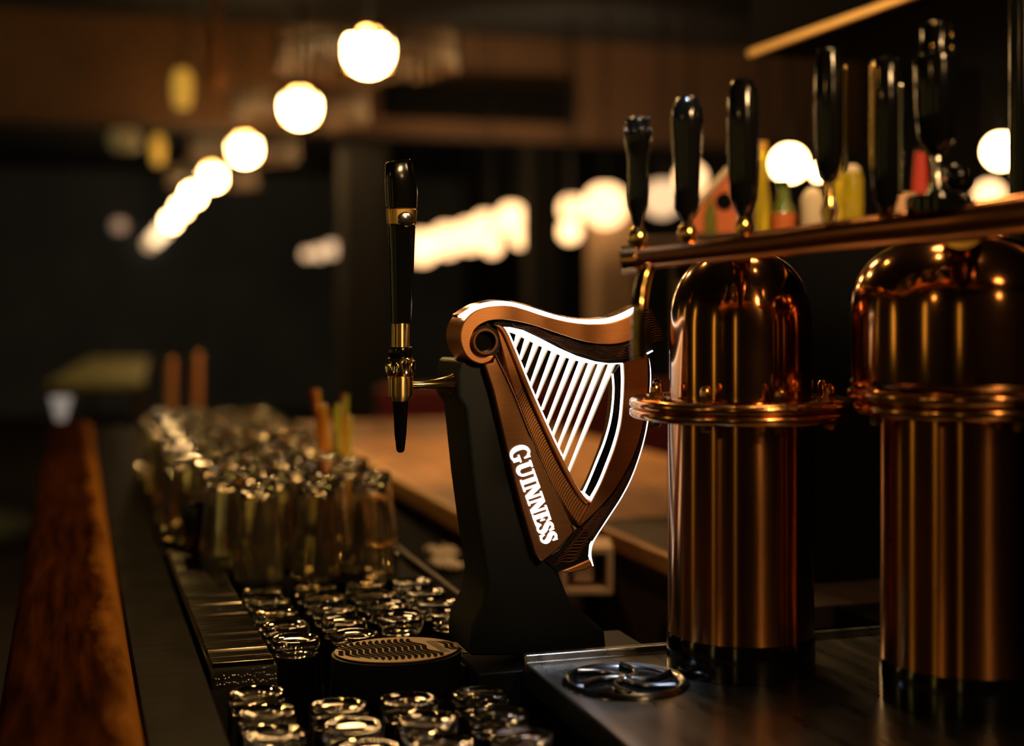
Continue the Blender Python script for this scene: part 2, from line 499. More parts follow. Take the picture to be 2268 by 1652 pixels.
short_prof = [(.0305, 0), (.0292, .0), (.0285, .002), (.0265, .070), (.0250, .096), (.0200, .101), (.008, .103), (.0001, .103),
              (.0001, .1122), (.012, .1122), (.020, .1127), (.0230, .1137), (.0250, .1143), (.0266, .1139), (.0274, .1120), (.0278, .100), (.0288, .070), (.0305, .003)]
tall_prof = [(.0362, 0), (.0350, 0), (.0343, .002), (.0318, .045), (.0262, .095), (.0235, .116), (.019, .121), (.008, .123), (.0001, .123),
             (.0001, .1285), (.012, .1290), (.018, .1315), (.0225, .1345), (.0250, .1345), (.0264, .131), (.0268, .116), (.0295, .095), (.0345, .045), (.0365, .003)]
ORD = ['first', 'second', 'third', 'fourth', 'fifth', 'sixth', 'seventh', 'eighth', 'ninth', 'tenth', 'eleventh', 'twelfth',
       'thirteenth', 'fourteenth', 'fifteenth', 'sixteenth', 'seventeenth', 'eighteenth', 'nineteenth', 'twentieth']
g0 = lathe_mesh('tumbler', short_prof, 'glass', 40)
used = False
tray_c = at_Z(879, 1440, 1.116)
COLS = (.176, .246, .316, .386, .452)
ys = [.93 + .0705 * i for i in range(15)]
for r, y in enumerate(ys):
    cs = []
    for x in COLS:
        if x > .43 and y < 1.68: continue
        if x < .2 and 1.44 < y < 2.30: continue
        if abs(x - tray_c.x) < .108 and abs(y - tray_c.y) < .095: continue
        if x > .35 and 1.42 < y < 1.67: continue
        cs.append(x)
    for k, x in enumerate(cs):
        o = g0 if not used else g0.copy()
        if used: S.collection.objects.link(o)
        used = True
        o.location = (x + random.uniform(-.0015, .0015), y + random.uniform(-.0015, .0015), .995 + .0005)
        o.rotation_euler.z = random.uniform(0, 6)
        tag(o, 'short upturned glass in the well, %s row from the front, %s from left' % (ORD[r], ORD[k]), 'glass', 'upturned short glasses in the well')
g1 = lathe_mesh('pint_glass', tall_prof, 'glass_tall', 12, 20)
used = False
TC = ((.180, .258, .338, .418), (.216, .292, .368, .444))
for r in range(16):
    y = 2.045 + .092 * r + .003 * r * (r > 8)
    for k, x in enumerate(TC[r % 2]):
        if x < .2 and y < 2.3: continue
        if r == 5 and k == 3: continue
        if r == 8 and k == 2: continue
        o = g1 if not used else g1.copy()
        if used: S.collection.objects.link(o)
        used = True
        o.location = (x + random.uniform(-.002, .002), y + random.uniform(-.002, .002), ZT + .0005)
        o.rotation_euler.z = random.uniform(0, 6)
        n = ORD[k - (1 if (r < 3 and TC[r % 2][0] < .2) else 0)] if k else 'first'
        tag(o, 'tall upturned glass, %s row behind the short glasses, %s from left' % (ORD[r], n), 'glass', 'upturned tall glasses on the shelf')

# smoked caddy with a rippled top, left of the drip tray
cd = thing('bar_caddy', (.187, 1.85, .995), 'low smoked rectangular caddy with a rippled glossy top left of the drip tray', 'caddy')
MB().box((.142, 1.535, .996), (.213, 2.27, 1.106)).build('body', 'glass_smoke', cd, bevel=.003)
t = MB(); n = 150; ca = []; cb = []
for i in range(n + 1):
    y = 1.54 + .72 * i / n
    z = 1.109 + .0016 * math.sin(i * 1.35 + 1.8 * math.sin(i * .13)) + .0009 * math.sin(i * .41 + 2 * math.sin(i * .09))
    ca.append((.145, y, z)); cb.append((.210, y, z))
t.strip(ca, cb, (0, 0, -.0035)); t.build('rippled_top', 'black_gloss', cd, smooth=80)
t = MB()
for i in range(20):
    for j in range(2):
        t.ball((.147 + .0033 * i + random.uniform(-.001, .001), 1.532 - .0032 * j, 1.098 - .006 * j + random.uniform(-.002, .002)), .0014, 8)
tag(t.build('water_drops', 'glass', cd), kind='stuff')

# black cup standing on the caddy
c = at_Z(436, 1222, 1.113)
cp = MB().lathe([(.0, 0), (.019, 0), (.021, .002), (.024, .072), (.0235, .074), (.022, .072), (.0195, .006), (0, .006)], (c.x, min(c.y, 2.2), 1.1135), 36).build('black_cup', 'black_gloss', None, smooth=40)
tag(cp, 'small black cup standing at the far end of the smoked caddy', 'cup')

# jar of straws among the tall glasses
c = Vector((.4445, 2.505, ZT))
jr = MB().lathe([(.030, 0), (.034, .004), (.036, .10), (.0345, .10), (.0325, .006), (.001, .006), (.001, 0)], c + Vector((0, 0, .0005)), 36, close=True).build('straw_jar', 'glass_amber', None, smooth=40)
tag(jr, 'amber glass jar holding bright straws among the tall glasses', 'jar')
names = [('straw_red', 'red'), ('straw_amber', 'amber'), ('straw_lime', 'lime')]
for k in range(12):
    a = k * 2.4; r0 = .012 + .006 * (k % 3); r1 = .028 + .006 * (k % 4)
    m, nm = names[k % 3]
    hgt = .19 + .012 * (k % 5)
    o = MB().tube([c + Vector((r0 * math.cos(a + .4), r0 * math.sin(a + .4), .01)), c + Vector((r1 * math.cos(a), r1 * math.sin(a), hgt))], .0042, 10).build('straw', m)
    tag(o, '%s drinking straw in the amber jar' % nm, 'straw', '%s straws in the jar' % nm)

# ------------------------------------------------------------------ globe lamps over the bar
def lamp_parts(r, opal, root, drop):
    L = Vector(root.location)
    t = MB(); t.ball(L + Vector((0, 0, .003)), r, 32, z0=.0, z1=.93); t.build('upper_globe', opal, root, smooth=50)
    t = MB(); t.ball(L - Vector((0, 0, .003)), r * .97, 32, z0=-1, z1=0); t.build('lower_globe', opal, root, smooth=50)
    t = MB(); t.lathe([(r * .93, -.002), (r * .99, -.002), (r * .99, .002), (r * .93, .002)], L, 40, close=True); t.build('seam_ring', 'brass', root)
    t = MB(); t.lathe([(0, r * .93), (r * .34, r * .93), (r * .30, r * 1.12), (.012, r * 1.25), (.007, r * 1.3), (.007, drop), (0, drop)], L, 24); t.build('stem', 'black_satin', root)


lab = ['nearest and largest white globe lamp over the bar', 'second white globe lamp over the bar', 'third white globe lamp over the bar',
       'fourth white globe lamp over the bar', 'fifth white globe lamp over the bar', 'sixth white globe lamp over the bar',
       'seventh white globe lamp over the bar', 'eighth white globe lamp over the bar', 'dimmer ninth globe lamp over the bar', 'farthest dim amber globe lamp over the bar']
px_l = [(816, 114, 4.8), (665, 238, 6.2), (542, 330, 7.9), (471, 391, 9.7), (428, 432, 11.4), (402, 462, 13.2), (379, 490, 14.6), (360, 512, 15.8), (346, 527, 17.0), (332, 540, 18.3)]
for i, (px, py, d) in enumerate(px_l):
    p = at_d(px, py, d)
    r = .081 if i < 4 else .074
    lp = thing('globe_lamp', p, lab[i], 'lamp', 'white globe lamps over the bar')
    lamp_parts(r, 'opal' if i < 5 else ('opal_white' if i < 7 else 'opal_far' if i < 9 else 'opal_end'), lp, CEIL - p.z)
    if i < 4:
        # glass shade: a ring with hanging glass rods and a sloping collar
        t = MB(); t.lathe([(.300, -.004), (.312, -.004), (.312, .004), (.300, .004)], p, 64, close=True)
        for k in range(4):
            a = k * PI / 2 + .5
            t.tube([p + Vector((.302 * math.cos(a), .302 * math.sin(a), 0)), p + Vector((.078 * math.cos(a), .078 * math.sin(a), .0))], .003, 8)
        t.build('shade_ring', 'black_satin', lp)
        t = MB()
        for k in range(40):
            a = 2 * PI * k / 40; q = p + Vector((.306 * math.cos(a), .306 * math.sin(a), 0)); l = random.uniform(.07, .095)
            t.tube([q + Vector((0, 0, .055)), q + Vector((0, 0, -l + .02))], .0075, 8)
        t.build('glass_fringe', 'fringe_bronze', lp)
        t = MB(); t.lathe([(.060, .098), (.085, .080), (.118, .042), (.120, .038), (.117, .036), (.083, .076), (.058, .094)], p, 40, close=True); t.build('glass_collar', 'glass_amber', lp)
        t = MB(); t.lathe([(.088, -.048), (.116, -.060), (.116, -.064), (.086, -.053)], p, 40, close=True); t.build('brass_dish', 'brass', lp)

# the same lamps carry on above and behind the photographer, out of the frame
lx = at_d(*px_l[0]).x; lz = at_d(*px_l[0]).z
for k, y in enumerate((3.1, 1.6, .1, -1.4)):
    lp = thing('globe_lamp', (lx, y, lz), 'white globe lamp over the bar, above or behind the viewer', 'lamp', 'white globe lamps over the bar')
    lamp_parts(.081, 'opal_white', lp, CEIL - lz)

# cream globes along the right side of the room
rl = [(1340, 455, 98, 'opal_cream', 'large cream globe lamp just right of the second dark post'),
      (1266, 462, 56, 'opal_cream', 'upper small cream globe beside the second dark post'),
      (1262, 512, 50, 'opal_cream', 'lower small cream globe beside the second dark post'),
      (1466, 440, 85, 'opal_peach', 'peach globe lamp between the two leftmost tap handles'),
      (1530, 395, 66, 'opal_cream', 'cream globe lamp half hidden by the second tap handle'),
      (1690, 375, 30, 'opal_cream', 'narrow cream globe lamp right of the third tap handle'),
      (1748, 362, 72, 'opal_white', 'bright white globe lamp among the bottles'),
      (1812, 382, 26, 'opal_white', 'small white globe lamp beside the bright one among the bottles'),
      (2218, 335, 74, 'opal_white', 'bright white globe lamp at the far right above the copper pipe'),
      (2192, 432, 66, 'opal_cream', 'cream globe lamp low at the far right behind the copper pipe'),
      (1133, 482, 66, 'opal_cream', 'topmost cream globe left of the second dark post'),
      (1152, 528, 40, 'opal_cream', 'small low cream globe left of the second dark post'),
      (1078, 505, 74, 'opal_cream', 'second cream globe left of the second dark post'),
      (1040, 522, 74, 'opal_cream', 'third cream globe left of the second dark post'),
      (990, 532, 74, 'opal_cream', 'fourth cream globe left of the second dark post'),
      (935, 548, 74, 'opal_cream', 'cream globe right beside the tall tap handle'),
      (1090, 545, 44, 'opal_cream', 'low cream globe under the row left of the second dark post'),
      (735, 552, 34, 'opal_peach', 'right one of three peach globes left of the tall tap handle'),
      (706, 560, 30, 'opal_peach', 'middle one of three peach globes left of the tall tap handle'),
      (680, 563, 24, 'opal_peach', 'left one of three peach globes left of the tall tap handle')]
for px, py, dia, om, lb in rl:
    d = min(8820 / (px - 156), 13.5)
    if px in (1690, 1812): d = 5.9
    d += {1266: .9, 1262: .3, 1152: .8, 1090: -.75, 1040: .25, 990: .55, 2192: .45, 706: -.7, 680: -1.4, 1530: .35}.get(px, 0)
    p = at_d(px, py, d)
    if p.x > XR - .15: d *= (XR - .2) / p.x; p = at_d(px, py, d)
    r = dia * d / 3150 / 2
    lp = thing('cream_globe_lamp', p, lb, 'lamp', 'cream globe lamps along the right side')
    L = p
    MB().ball(L, r, 28, z0=-1, z1=.95).build('globe', om, lp, smooth=50)
    MB().lathe([(0, r * .94), (r * .34, r * .94), (r * .3, r * 1.1), (.008, r * 1.15), (.006, CEIL - p.z), (0, CEIL - p.z)], L, 16).build('stem', 'black_satin', lp)

# hanging glowing bodies added for lamp reflections left of the row
for px, py, d, wd, h, m, lb in [(404, 196, 7.2, 22, 42, 'amber', 'amber glint upper left of the white globe row'),
                                (350, 332, 10.1, 14, 32, 'amber', 'smaller amber glint lower left of the white globe row'),
                                (275, 308, 9.0, 34, 26, 'amber_dim', 'dim olive glint left of the amber ones'),
                                (264, 500, 12.0, 16, 14, 'opal_end', 'tiny pale glint beside the far end of the globe row')]:
    p = at_d(px, py, d); k = d / 3150
    ln = thing('glint', p, lb, 'glint', 'small glints left of the globe row')
    mm = m
    if m == 'opal_end': mm = mat('glint_pale', (.6, .45, .35), .4, emit=(1, .7, .5), es=.22)
    MB().lathe([(wd * k * .7, -h * k), (wd * k, -h * k * .4), (wd * k, h * k * .5), (wd * k * .6, h * k)], p, 20).build('glint_body', mm, ln)
    MB().lathe([(0, h * k), (wd * k * .7, h * k), (wd * k * .4, h * k * 1.15), (.006, h * k * 1.3), (.006, CEIL - p.z), (0, CEIL - p.z)], p, 16).build('stem', 'black_satin', ln)

# ------------------------------------------------------------------ the harp tap
YH = 1.474                                     # front plane of the harp, facing -Y
DEPTH = .062


def HZ(zx, zy, y=0.):
    return at_Y(960 + zx / 2.5037, 640 + zy / 2.5037, YH + y)


def H(pts, y=0., n=6):
    """smooth outline through points read off the harp, on the plane YH + y"""
    return [HZ(x, yy, y) for x, yy in (P2(pts, n) if n > 1 else pts)]


hp = thing('harp_tap', (.50, 1.53, ZT), 'copper harp-shaped beer tap on a black stem with glowing white edges and strings', 'beer tap')
# stem
stem = [(1022, 798), (1013, 825), (1013, 880), (1030, 905), (1036, 960), (1046, 1060), (1062, 1180), (1079, 1290), (1068, 1345), (1046, 1385), (1041, 1425), (1041, 1453),
        (1345, 1453), (1340, 1398), (1262, 1330), (1240, 1275), (1215, 1200), (1150, 1000), (1110, 880), (1085, 798)]
YS = YH + .012
t = MB(); t.poly([at_Y(x, y, YS) for x, y in stem], (0, .095, 0)); t.build('stem', 'black_satin', hp, bevel=.004, seg=3)
t = MB(); t.box((.4150, 1.456, 1.062), (.632, 1.60, ZT)); t.build('plinth', 'black_satin', hp, bevel=.002)

# neck with its scroll
outer = [(345, 360), (322, 395), (282, 414), (240, 410), (200, 388), (168, 345), (152, 290), (152, 240), (166, 190), (196, 150), (240, 118), (300, 100), (350, 94), (400, 92), (450, 98),
         (520, 118), (600, 145), (700, 172), (800, 190), (900, 195), (980, 189), (1050, 168), (1100, 145), (1146, 112)]
inner = [(345, 360), (318, 368), (280, 368), (245, 352), (219, 322), (210, 285), (218, 243), (243, 207), (290, 181), (350, 170), (420, 172), (500, 186), (580, 208), (660, 235), (740, 262),
         (820, 286), (900, 301), (980, 306), (1040, 300), (1090, 284), (1165, 245)]
o2 = resample([Vector((x, y, 0)) for x, y in P2(outer, 6)], 90); i2 = resample([Vector((x, y, 0)) for x, y in P2(inner, 6)], 90)
t = MB(); t.strip([HZ(p.x, p.y) for p in o2[1:]], [HZ(p.x, p.y) for p in i2[1:]], (0, DEPTH, 0))
t.build('neck', 'copper_brushed', hp, smooth=30, bevel=.0012)
# thin polished edge of the neck and a lit strip along its crest
crest = [(120, 152), (152, 150), (200, 118), (250, 92), (300, 76), (350, 68), (400, 68), (450, 76), (520, 94), (600, 120), (700, 150), (800, 167), (900, 170), (980, 163), (1050, 142), (1100, 118), (1148, 94)]
low = [(120, 160), (158, 160), (204, 142), (254, 116), (304, 100), (352, 94), (402, 94), (452, 102), (522, 121), (602, 147), (702, 174), (802, 191), (902, 195), (982, 188), (1052, 166), (1102, 142), (1150, 112)]
t = MB(); t.strip(H(crest[1:], .008), H(low[1:], .008), (0, .014, 0)); t.build('lit_crest', 'led', hp)
cr2 = [(x - 1, y - 7) for x, y in crest[1:]]
t = MB(); t.strip(H(cr2, .023), H(low[1:], .023), (0, .036, 0)); t.build('neck_back', 'copper_polish', hp, bevel=.0006)

# scroll eye
ec = HZ(272, 290, .004)
rot = Matrix.Rotation(PI / 2, 3, 'X')
px2 = .0005 * 1.0
er = (HZ(330, 290, .004) - ec).length
t = MB(); t.lathe([(er * .94, -.010), (er * .94, .012), (er * 1.20, .012), (er * 1.28, .006), (er * 1.24, -.010)], ec, 48, mtx=rot, close=True); t.build('scroll_ring', 'bronze_dark', hp, bevel=.0006)
t = MB(); t.lathe([(0, -.004), (er * .97, -.004), (er * .97, .003), (0, .003)], ec, 40, mtx=rot); t.build('scroll_eye', 'black_gloss', hp)
# dark field between the neck's underside and the eye, and the rippled panel below the neck
t = MB()
pan = [(345, 172), (420, 172), (500, 186), (580, 208), (660, 235), (740, 262), (820, 286), (900, 301), (980, 306), (1040, 300), (1090, 284), (1165, 245), (1146, 112), (1165, 100), (1205, 118),
       (1245, 190), (1277, 275), (1240, 325), (1200, 352), (1120, 390), (1050, 410), (970, 412), (900, 402), (800, 372), (700, 328), (600, 276), (500, 228), (430, 212), (365, 210), (330, 200)]
t.poly(H(pan, .006, 1), (0, .040, 0)); t.build('ripple_panel', 'panel_black', hp, bevel=.001)
t = MB(); cc = []
for k in range(40):
    a = 2 * PI * k / 40; cc.append((275 + 100 * math.cos(a), 290 + 98 * math.sin(a)))
t.poly(H(cc, .012, 1), (0, .03, 0)); t.build('scroll_field', 'panel_black', hp)
# ripples on the panel
t = MB()
up = [(430, 190), (520, 205), (600, 226), (700, 262), (800, 296), (900, 312), (1000, 318), (1080, 305), (1130, 285)]
dn = [(470, 214), (540, 240), (620, 280), (700, 318), (800, 362), (900, 392), (1000, 402), (1060, 396), (1150, 352)]
U = resample([Vector((x, y, 0)) for x, y in P2(up, 8)], 60); D = resample([Vector((x, y, 0)) for x, y in P2(dn, 8)], 60)
for k in range(7):
    f = (k + .6) / 7.6
    pts = []
    for i in range(60):
        p = U[i].lerp(D[i], f); p.y += 6 * math.sin(i * .42 + k * .55)
        pts.append(HZ(p.x, p.y, .0056))
    t.tube(pts, .0005, 6)
for k in range(13):
    f = k / 12.
    r0 = Vector((1206, 130, 0)).lerp(Vector((1268, 285, 0)), f); r0.x += 14 * math.sin(f * PI)
    pts = []
    for i in range(9):
        g = i / 8.
        pts.append(HZ(r0.x - 75 * g, r0.y + 26 * g - 12 * math.sin(g * PI), .0056))
    t.tube(pts, .0006, 6)
t.tube(H([(1206, 118), (1245, 190), (1277, 275)], .0055), .0007, 6)
t.build('ripple_lines', 'bronze_dark', hp, smooth=60)
t = MB(); t.strip(H([(1184, 355), (1216, 340)], .004, 1), H([(1188, 362), (1218, 345)], .004, 1), (0, .01, 0)); t.build('lit_tip', 'led', hp)

# lit string plate and strings
top = [(365, 203), (400, 202), (430, 205), (500, 222), (600, 270), (700, 322), (800, 366), (900, 395), (970, 407), (1056, 406)]
bot = [(370, 211), (400, 226), (430, 238), (475, 254), (570, 300), (665, 345), (765, 386), (860, 410), (960, 418), (1056, 414)]
t = MB(); t.strip(H(top, .010), H(bot, .010), (0, .012, 0)); t.build('string_plate', 'led', hp, bevel=.0006)
slope = -250 / 605
xs = [482, 531, 580, 630, 681, 731, 783, 835, 888, 942, 1000]
ytop = [252, 276, 299, 322, 344, 364, 382, 398, 408, 412, 412]
edge = P2([(400, 230), (470, 350), (540, 520), (600, 650), (660, 800), (720, 940), (770, 1040), (830, 1140), (885, 1185)], 10)
for x, y0 in zip(xs, ytop):
    yb = y0
    while yb < 1150:
        xx = x + (yb - y0) * slope
        ex = min(edge, key=lambda q: abs(q[1] - yb))[0]
        if xx < ex - 8: break
        yb += 4
    xb = x + (yb - y0) * slope
    hw0, hw1 = 16.0, 5.0
    a = [HZ(x - hw0, y0 - 14, .012), HZ(xb - hw1, yb, .012)]; b = [HZ(x + hw0 - 8, y0 - 14, .012), HZ(xb + hw1 - 3, yb, .012)]
    s1 = MB().strip(a, b, (0, .004, 0)).build('string', 'string_lit', hp)
    a2 = [HZ(x + hw0 - 8.5, y0 - 10, .0125), HZ(xb + hw1 - 3.5, yb, .0125)]; b2 = [HZ(x + hw0 + 1, y0 - 10, .0125), HZ(xb + hw1 + 4, yb, .0125)]
    MB().strip(a2, b2, (0, .006, 0)).build('string_back', 'string_side', s1)

# inner bow: black band between two lit lines
oW = [(1052, 406), (1056, 500), (1052, 620), (1038, 745), (1008, 865), (967, 976), (922, 1085), (878, 1174)]
oI = [(1036, 416), (1040, 500), (1036, 620), (1023, 740), (993, 858), (953, 968), (909, 1076), (862, 1160)]
iO = [(998, 470), (1004, 545), (999, 640), (984, 742), (953, 852), (918, 942), (873, 1052), (838, 1132)]
iI = [(991, 470), (997, 545), (992, 640), (976, 742), (945, 850), (909, 940), (865, 1049), (826, 1132)]
for nm, a, b, mm in (('lit_bow_edge', oW, oI, 'led'), ('bow_band', oI, iO, 'black_satin'), ('lit_bow_line', iO, iI, 'led')):
    A2 = [(p.x, p.y) for p in resample([Vector((x, y, 0)) for x, y in P2(a, 6)], 40)]
    B2 = [(p.x, p.y) for p in resample([Vector((x, y, 0)) for x, y in P2(b, 6)], 40)]
    t = MB(); t.strip(H(A2, .008, 1), H(B2, .008, 1), (0, .0025, 0)); t.build(nm, mm, hp)
t = MB(); t.strip(H([(822, 1134), (850, 1158), (880, 1176)], .0075), H([(836, 1126), (860, 1148), (884, 1164)], .0075), (0, .010, 0)); t.build('lit_bow_foot', 'led', hp)

# curved pillar of the harp, its ribbed outer band and lit rim
pi_ = [(1056, 408), (1060, 500), (1055, 620), (1041, 748), (1011, 868), (970, 980), (925, 1090), (872, 1190), (820, 1290)]
po = [(1190, 355), (1195, 460), (1190, 590), (1168, 745), (1128, 890), (1062, 1030), (990, 1140), (900, 1240), (815, 1320)]
rb = [(1192, 358), (1202, 460), (1197, 600), (1184, 740), (1153, 880), (1102, 1030), (1042, 1150), (970, 1262), (880, 1400)]
n = 60


def rs(pts): return [(p.x, p.y) for p in resample([Vector((x, y, 0)) for x, y in P2(pts, 8)], n)]


PI_, PO, RB = rs(pi_), rs(po), rs(rb)
t = MB(); t.strip(H(PI_, .004, 1), H(PO, .004, 1), (0, .050, 0)); t.build('pillar', 'bronze_plate', hp, bevel=.0014)
t = MB(); t.strip(H(PO, .008, 1), H(RB, .008, 1), (0, .046, 0)); band = t.build('ribbed_band', 'black_gloss', hp)
t = MB()
for i in range(16, n - 1):
    for f in (0, .5):
        a = Vector(PO[i]).lerp(Vector(PO[min(i + 1, n - 1)]), f); b = Vector(RB[i]).lerp(Vector(RB[min(i + 1, n - 1)]), f)
        if (a - b).length < 6: continue
        t.tube([HZ(*(a.lerp(b, .06) + Vector((0, 0))), .0078), HZ(*(a.lerp(b, .4) + Vector((0, -5))), .0074), HZ(*(a.lerp(b, .9) + Vector((0, 3))), .0078)], .0006, 5)
t.build('rib_lines', 'bronze', band, smooth=60)
LA = P2([(1188, 366), (1193, 372), (1206, 460), (1203, 600), (1190, 740), (1159, 880), (1108, 1030), (1050, 1148), (980, 1258), (912, 1362), (882, 1422), (876, 1478), (888, 1535)], 8)
LB = P2([(1186, 366), (1189, 372), (1200, 460), (1196, 600), (1182, 740), (1151, 880), (1100, 1028), (1040, 1146), (970, 1254), (901, 1358), (870, 1418), (862, 1482), (874, 1536)], 8)
t = MB(); t.strip(H(LA, .012, 1), H(LB, .012, 1), (0, .012, 0)); t.build('lit_rim', 'led', hp)
# foot of the harp: ribbed black tail with a copper tip
tail = [(815, 1316), (900, 1238), (985, 1145), (1045, 1150), (968, 1262), (900, 1360), (868, 1418), (862, 1482), (880, 1536), (840, 1560), (760, 1574), (690, 1570), (640, 1530), (615, 1505), (700, 1450), (780, 1345)]
t = MB(); t.poly(H(tail, .009, 1), (0, .044, 0)); tl = t.build('tail', 'panel_black', hp, bevel=.002)
t = MB(); t.poly(H([(690, 1569), (760, 1575), (842, 1561), (887, 1537), (868, 1497), (805, 1522), (740, 1548)], .008, 1), (0, .03, 0)); t.build('tail_tip', 'copper_brushed', tl, bevel=.002)
t = MB()
for k in range(17):
    f = k / 16.
    a = Vector((900, 1240)).lerp(Vector((660, 1530)), f); b = Vector((985, 1190)).lerp(Vector((800, 1500)), f)
    t.tube([HZ(*v, .0085) for v in (a, a.lerp(b, .35) + Vector((0, -9)), a.lerp(b, .7) + Vector((0, 4)), b + Vector((0, -6)))], .0011, 6)
t.build('rib_lines', 'bronze_dark', tl, smooth=60)

# column with the ribbed soundboard
colL = [(345, 225), (385, 330), (440, 470), (500, 640), (560, 800), (640, 975), (720, 1120), (800, 1240), (818, 1310)]
colR = [(352, 188), (400, 222), (446, 318), (522, 505), (602, 690), (702, 905), (782, 1062), (832, 1142), (876, 1186)]
CL, CR = rs(colL), rs(colR)
t = MB(); t.strip(H(CR, .006, 1), H([(x - 26, y + 8) for x, y in CR], .006, 1), (0, .03, 0)); t.build('outer_rail', 'copper_brushed', hp, bevel=.0012)
LR = [q for q in CR[2:44]]
t = MB(); t.strip(H([(x + 6.5, y - 3) for x, y in LR], .010, 1), H([(x + 1, y) for x, y in LR], .010, 1), (0, .003, 0)); t.build('lit_rail_line', 'led', hp)
t = MB(); t.poly(H([(x - 30, y) for x, y in CL] + [(800, 1352)] + CR[::-1], .018, 1), (0, .026, 0)); t.build('column_core', 'bronze_dark', hp)
sl = [(352, 215), (372, 300), (440, 545), (560, 850), (650, 1062), (740, 1222), (806, 1302)]
sr = [(362, 205), (400, 265), (497, 545), (602, 782), (702, 992), (780, 1110), (866, 1188)]
SL, SR = rs(sl), rs(sr)
t = MB(); t.strip(H(SL, .010, 1), H(SR, .010, 1), (0, .02, 0)); sb = t.build('soundboard', 'copper_brushed', hp, bevel=.001)
t = MB(); SL2, SR2 = [Vector(p) for p in SL], [Vector(p) for p in SR]
# dark wave grooves
m = 47
for k in range(m):
    f = .335 + (.985 - .335) * k / (m - 1)
    j = f * (n - 1); i0 = int(j); g = j - i0
    a = SL2[i0].lerp(SL2[min(i0 + 1, n - 1)], g); b = SR2[i0].lerp(SR2[min(i0 + 1, n - 1)], g)
    A3 = []; B3 = []
    for q in range(13):
        s = q / 12.
        c = a.lerp(b, s)
        wv = 5.5 * math.sin(s * 5.6 + .4 + k * .05)
        A3.append(HZ(c.x, c.y + wv - 3.6, .0094)); B3.append(HZ(c.x, c.y + wv + 4.2, .0094))
    t.strip(A3, B3, (0, .002, 0))
t.build('wave_grooves', 'engrave', sb)

# front plate with the lettering
fr = [(285, 418), (330, 408), (345, 362), (440, 560), (520, 760), (600, 950), (700, 1160), (786, 1342), (700, 1438), (620, 1502), (596, 1512), (562, 1472), (492, 1232), (432, 1002), (382, 782), (330, 562)]
t = MB(); t.poly(H(fr, -.002, 1), (0, .040, 0)); t.build('front_plate', 'bronze_plate', hp, bevel=.0016)
rl2 = [(345, 362), (440, 560), (520, 760), (600, 950), (700, 1160), (786, 1342)]
t = MB(); t.tube(H([(x - 4, y + 4) for x, y in rl2], -.0025), .0012, 8); t.build('plate_bead', 'copper_polish', hp, smooth=60)
t = MB(); t.strip(H([(286, 425), (332, 564), (384, 784), (434, 1004), (494, 1234), (556, 1472), (590, 1516)], .006), H([(276, 425), (322, 568), (374, 788), (424, 1008), (484, 1238), (540, 1462), (575, 1540)], .010), (0, .03, 0)); t.build('plate_trim', 'black_gloss', hp)


def letters():
    """outlines of the capitals, x to the right and y up, cap height 1"""
    def rect(a, b, c, d): return [(a, b), (c, b), (c, d), (a, d)]

    def ribbon(sp, wd):
        c = spline([(x, y, 0) for x, y in sp], 5); ww = spline([(x, 0, 0) for x in wd], 5)
        Lf, Rt = [], []
        for i, p in enumerate(c):
            d = (c[min(i + 1, len(c) - 1)] - c[max(i - 1, 0)]).normalized(); nn = Vector((-d.y, d.x, 0)); h = ww[i].x / 2
            Lf.append((p.x + nn.x * h, p.y + nn.y * h)); Rt.append((p.x - nn.x * h, p.y - nn.y * h))
        return ('strip', Lf, Rt)
    I = (.38, [rect(.07, 0, .31, 1), rect(0, 0, .38, .1), rect(0, .9, .38, 1)])
    N = (.86, [rect(.09, 0, .21, 1), rect(.64, 0, .76, 1), [(.06, 1), (.34, 1), (.78, 0), (.52, 0)], rect(0, 0, .3, .1), rect(0, .9, .3, 1), rect(.54, .9, .86, 1)])
    U = (.9, [rect(.08, .34, .33, 1), rect(.65, .34, .79, 1), rect(0, .9, .42, 1), rect(.53, .9, .9, 1),
              ribbon([(.205, .40), (.215, .24), (.30, .12), (.44, .07), (.59, .11), (.69, .22), (.72, .40)], [.25, .25, .24, .20, .16, .14, .14])])
    E = (.64, [rect(.07, 0, .31, 1), rect(0, 0, .31, .1), rect(0, .9, .31, 1), rect(.2, .88, .58, 1), [(.46, .88), (.58, .88), (.58, .68)], rect(.3, .45, .46, .56), rect(.42, .36, .49, .65),
               rect(.2, 0, .62, .12), [(.46, .12), (.62, .12), (.64, .34)]])
    S_ = (.60, [ribbon([(.50, .76), (.42, .90), (.29, .95), (.15, .87), (.13, .71), (.26, .56), (.40, .43), (.46, .27), (.40, .11), (.27, .05), (.14, .10), (.06, .25)],
                       [.09, .12, .14, .20, .24, .27, .27, .23, .16, .12, .11, .09]), rect(.46, .68, .54, .98), rect(.02, .02, .10, .33)])
    G = (1.0, [ribbon([(.80, .78), (.72, .94), (.52, 1.06), (.30, .98), (.16, .77), (.13, .50), (.18, .24), (.32, .05), (.54, -.02), (.74, .06)],
                      [.09, .13, .15, .22, .27, .29, .27, .20, .14, .14]), rect(.64, .0, .88, .42), rect(.52, .36, .98, .46), rect(.76, .68, .85, 1.06)])
    return {'G': G, 'U': U, 'I': I, 'N': N, 'E': E, 'S': S_}


LET = letters()
WORD = 'GUINNESS'


def write(mb, starts, widths, place, ext):
    for ch, s0, wd in zip(WORD, starts, widths):
        w0, shapes = LET[ch]
        for sh in shapes:
            if sh[0] == 'strip':
                mb.strip([place(s0 + x / w0 * wd, y) for x, y in sh[1]], [place(s0 + x / w0 * wd, y) for x, y in sh[2]], ext)
            else:
                mb.poly([place(s0 + x / w0 * wd, y) for x, y in sh], ext)


st = [30, 222, 398, 478, 642, 808, 930, 1046]; wd = [186, 172, 76, 172, 172, 126, 118, 118]


